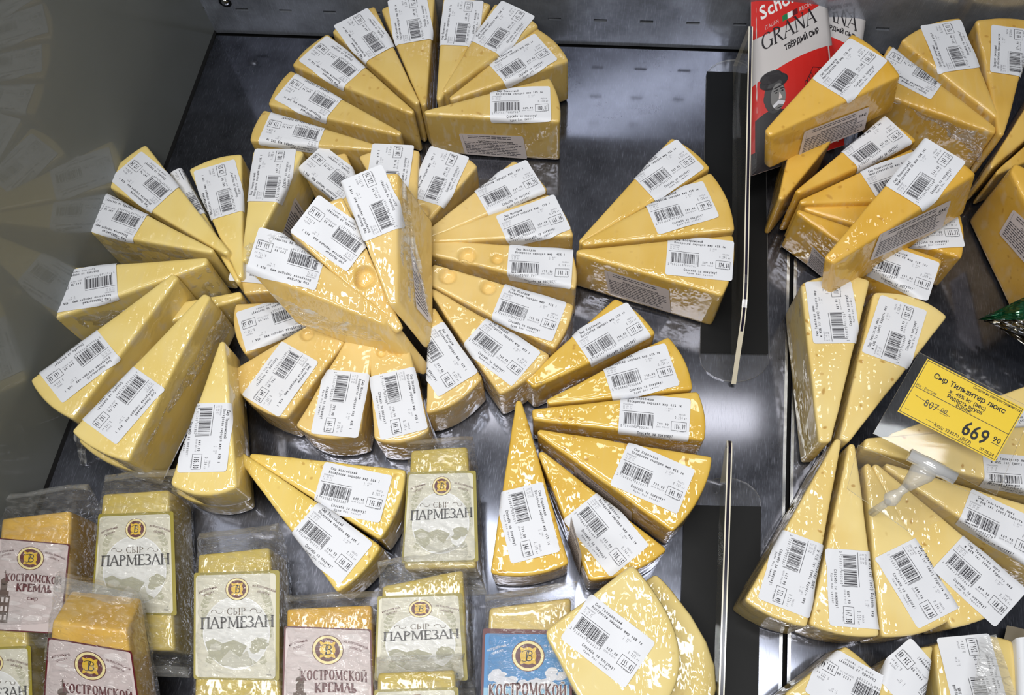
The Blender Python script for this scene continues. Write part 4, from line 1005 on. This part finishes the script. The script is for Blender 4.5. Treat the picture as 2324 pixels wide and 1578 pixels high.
# ------------------------------------------------------------------ yellow price tag on its clear stand
def price_tag():
    z = .128
    q = [P(p, zz) for p, zz in zip([(2105, 814), (2326, 928), (2258, 1048), (2037, 934)], (.132, .132, .124, .124))]
    n = (q[1] - q[0]).cross(q[0] - q[3]).normalized(); n = n if n.z > 0 else -n
    c = P((2012, 1135), .06); org = V((c.x, c.y, .06))
    e = root('price_tag', org, 'yellow price tag reading 669.90 in a clear clip stand over dotted wedges', 'price tag')
    p = Print(); W_, H_ = 90., 50.
    YEL = flat('tag_yellow', (242, 206, 0), .4)
    for a in ((1, 1, 89, 1.5), (1, 48.5, 89, 49), (1, 1, 1.5, 49), (88.5, 1, 89, 49), (1, 24.6, 89, 25.1)): p.rect(*a, SOOT)
    p.text('Скидки не распространяются', 45, 45.4, 2.3, SOOT, width=43, bold=.03)
    p.text('Сыр Тильзитер люкс', 45, 38.2, 4.4, SOOT, width=66, bold=.05, align='c'); p.text('ж. 45% 1кг (вес)', 46, 33, 3.2, SOOT, width=34, bold=.05, align='c')
    p.text('Радость вкуса', 46, 28.8, 3.2, SOOT, width=32, bold=.05, align='c'); p.text('БЗМЖ', 47, 25.6, 2.6, SOOT, width=14, bold=.05, align='c')
    p.text('Изг.: Россия', 2.6, 26, 2.2, SOOT, width=19)
    p.text('807', 16, 14, 6.2, SOOT, width=13); p.text('00', 31, 16, 3.6, SOOT, width=6); p.line(6, 18.6, 40, 15.6, .4, SOOT, 2); p.line(31, 14.8, 38, 14.8, .3, SOOT)
    p.text('669', 54, 7.6, 12.4, SOOT, width=23, bold=.035); p.text('90', 79.6, 14, 4.6, SOOT, width=7, bold=.04); p.line(79.4, 12.6, 87, 12.6, .5, SOOT)
    p.text('Код: 223270 (8173)', 32, 3.2, 2.7, SOOT, width=34, bold=.03); p.line(55, 2.4, 66, 2.4, .3, SOOT); p.text('07.05.24', 74, 2.6, 2.5, SOOT, width=13, bold=.03)
    p.line(24, 5, 31, 5, .35, SOOT); p.line(4, 5.4, 8, 5.2, .3, SOOT)
    card = slab('card', [x for x in q], -n * .0005, YEL, e, org)
    def fn(x, y, l):
        u, v = x / W_, y / H_; return q[3].lerp(q[2], u).lerp(q[0].lerp(q[1], u), v) + n * (l + .0001)
    p.emit('card_print', fn, card, org)
    def plate(pts, name):
        pp = [PP(x, q[0] + n * .0016, n) for x in pts]; return slab(name, pp, -n * .0012, CLEAR, e, org, edge=RIMC)
    plate([(2087, 800), (2345, 928), (2262, 1124), (1982, 984)], 'sleeve_front')
    pp = [P(x, z_) for x, z_ in zip([(1948, 1010), (2238, 1132), (2070, 1211), (1923, 1109)], (.096, .112, .112, .09))]
    slab('sleeve_flap', pp, V((0, 0, -.0012)), CLEAR, e, org, edge=RIMC)
    # clamp tube, neck and ball joint
    def tube(name, a, b, ra, rb, mat, n_=18, par=e, prof=None):
        ax = (b - a).normalized(); t1 = ax.orthogonal().normalized(); t2 = ax.cross(t1); vs, fs = [], []
        prof = prof or [(0, ra), (1, rb)]
        for f, r_ in prof: vs += ring_pts(a.lerp(b, f), t1, t2, r_, n_)
        for k in range(len(prof) - 1): fs += [(k * n_ + i, k * n_ + (i + 1) % n_, (k + 1) * n_ + (i + 1) % n_, (k + 1) * n_ + i) for i in range(n_)]
        fs += [tuple(range(n_))[::-1], tuple(range((len(prof) - 1) * n_, len(prof) * n_))]
        return mesh(name, vs, fs, mat, par, smooth=True, origin=org)
    a, b = P((2063, 1032), .128), P((2168, 1086), .128)
    tb = tube('clamp_tube', a, b, 0, 0, CLIP, prof=[(0, .003), (0, .0048), (.3, .0048), (.31, .0052), (.7, .0052), (.71, .0048), (1, .0048), (1, .003)])
    m_ = a.lerp(b, .45); f_ = P((2058, 1105), .112); ball = P((2014, 1140), .1)
    nk = tube('clamp_neck', m_, f_, 0, 0, CLIP2, prof=[(0, .008), (.35, .009), (.6, .007), (1, .0042)], n_=12)
    tube('swivel_arm', f_, ball, 0, 0, CLIP2, prof=[(0, .0036), (.35, .003), (.6, .005), (.85, .0058), (1, .004), (1.12, .0012)])
    tube('stem', ball, V((ball.x, ball.y, .064)), .0026, .0032, CLIP2, 12)
CLIP = flat('clip_silvered_plastic', (222, 222, 222), .15, .3, 1)
CLIP2 = film_mat('clip_clear_plastic', .4, crease=.15, scale=60, rough=.05, ior=1.6)
price_tag()

# ------------------------------------------------------------------ green foil pack
def green_pack():
    q = [P(p, z) for p, z in zip([(2228, 722), (2318, 668), (2420, 640), (2420, 800), (2324, 772), (2262, 752)], (.03, .06, .06, .05, .045, .03))]
    c = sum(q, V()) / 6; org = V((c.x, c.y, 0)); e = root('foil_pack', org, 'green and silver crumpled foil pack at the edge beside the groove deck', 'pack')
    tip = P((2222, 724), .03); te, be = P((2440, 618), .085), P((2440, 806), .05); n = (te - tip).cross(be - tip).normalized(); n = n if n.z > 0 else -n
    def sheet(name, u0, u1, v0, v1, mat, lift, NU=26, NV=14):
        vs, fs = [], []
        for j in range(NV + 1):
            for i in range(NU + 1):
                u, v = u0 + (u1 - u0) * i / NU, v0 + (v1 - v0) * j / NV
                p = tip.lerp(te, u).lerp(tip.lerp(be, u), v) + n * (lift + .016 * min(u * 2, 1) * max(0, 1 - (2 * v - 1) ** 2) + .004 * mnoise.noise(V((u * 11, v * 7, lift * 90))) + .0022 * mnoise.noise(V((u * 34, v * 20, 3))))
                vs.append(p)
        k = len(vs); vs += [p - n * .001 for p in vs[:k]]
        for j in range(NV):
            for i in range(NU):
                a = j * (NU + 1) + i; fs.append((a, a + 1, a + NU + 2, a + NU + 1)); fs.append((a + k, a + k + NU + 1, a + k + NU + 2, a + k + 1))
        return mesh(name, vs, fs, mat, e, smooth=False, origin=org)
    sheet('green_film', .0, 1, 0, .5, flat('green_foil', (14, 84, 52), .18, .55, 1), .006)
    sheet('silver_film', .06, 1, .46, 1, flat('silver_foil', (170, 168, 160), .14, 1), .004)
    sheet('dark_film', .2, 1, .96, 1.3, flat('dark_foil', (52, 46, 34), .25, .5, 1), -.012)
green_pack()
# film flap standing off the hard cheese, kraft paper scrap
def flap(pts, z, name, label, cat, mat, amp=.002):
    q = [P(p, zz) for p, zz in zip(pts, z)]; c = sum(q, V()) / 4; org = V((c.x, c.y, 0)); vs, fs = [], []; K_ = 14
    for j in range(K_ + 1):
        for i in range(K_ + 1):
            p = q[0].lerp(q[1], i / K_).lerp(q[3].lerp(q[2], i / K_), j / K_); vs.append(p + V((0, 0, amp * mnoise.noise(p * 70))))
    k = len(vs); vs += [p - V((0, 0, .0004)) for p in vs[:k]]
    for j in range(K_):
        for i in range(K_):
            a = j * (K_ + 1) + i; fs.append((a, a + 1, a + K_ + 2, a + K_ + 1)); fs.append((a + k, a + k + K_ + 1, a + k + K_ + 2, a + k + 1))
    o = mesh(name, vs, fs, mat, smooth=True, origin=org); tag(o, label, cat); return o
flap([(2226, 1446), (2262, 1440), (2330, 1640), (2200, 1640)], (.062, .062, .064, .064), 'film_strip', 'loose strip of clear film standing over hard cheese 256.14', 'film', SEAL)
flap([(2286, 1420), (2360, 1436), (2360, 1500), (2276, 1456)], (.01, .01, .01, .01), 'paper_bag', 'grey-brown crinkled paper scrap under the dotted wedges by the corner', 'paper', flat('kraft_grey', (150, 140, 122), .7), .004)

COL.objects.unlink(_fo); bpy.data.objects.remove(_fo)
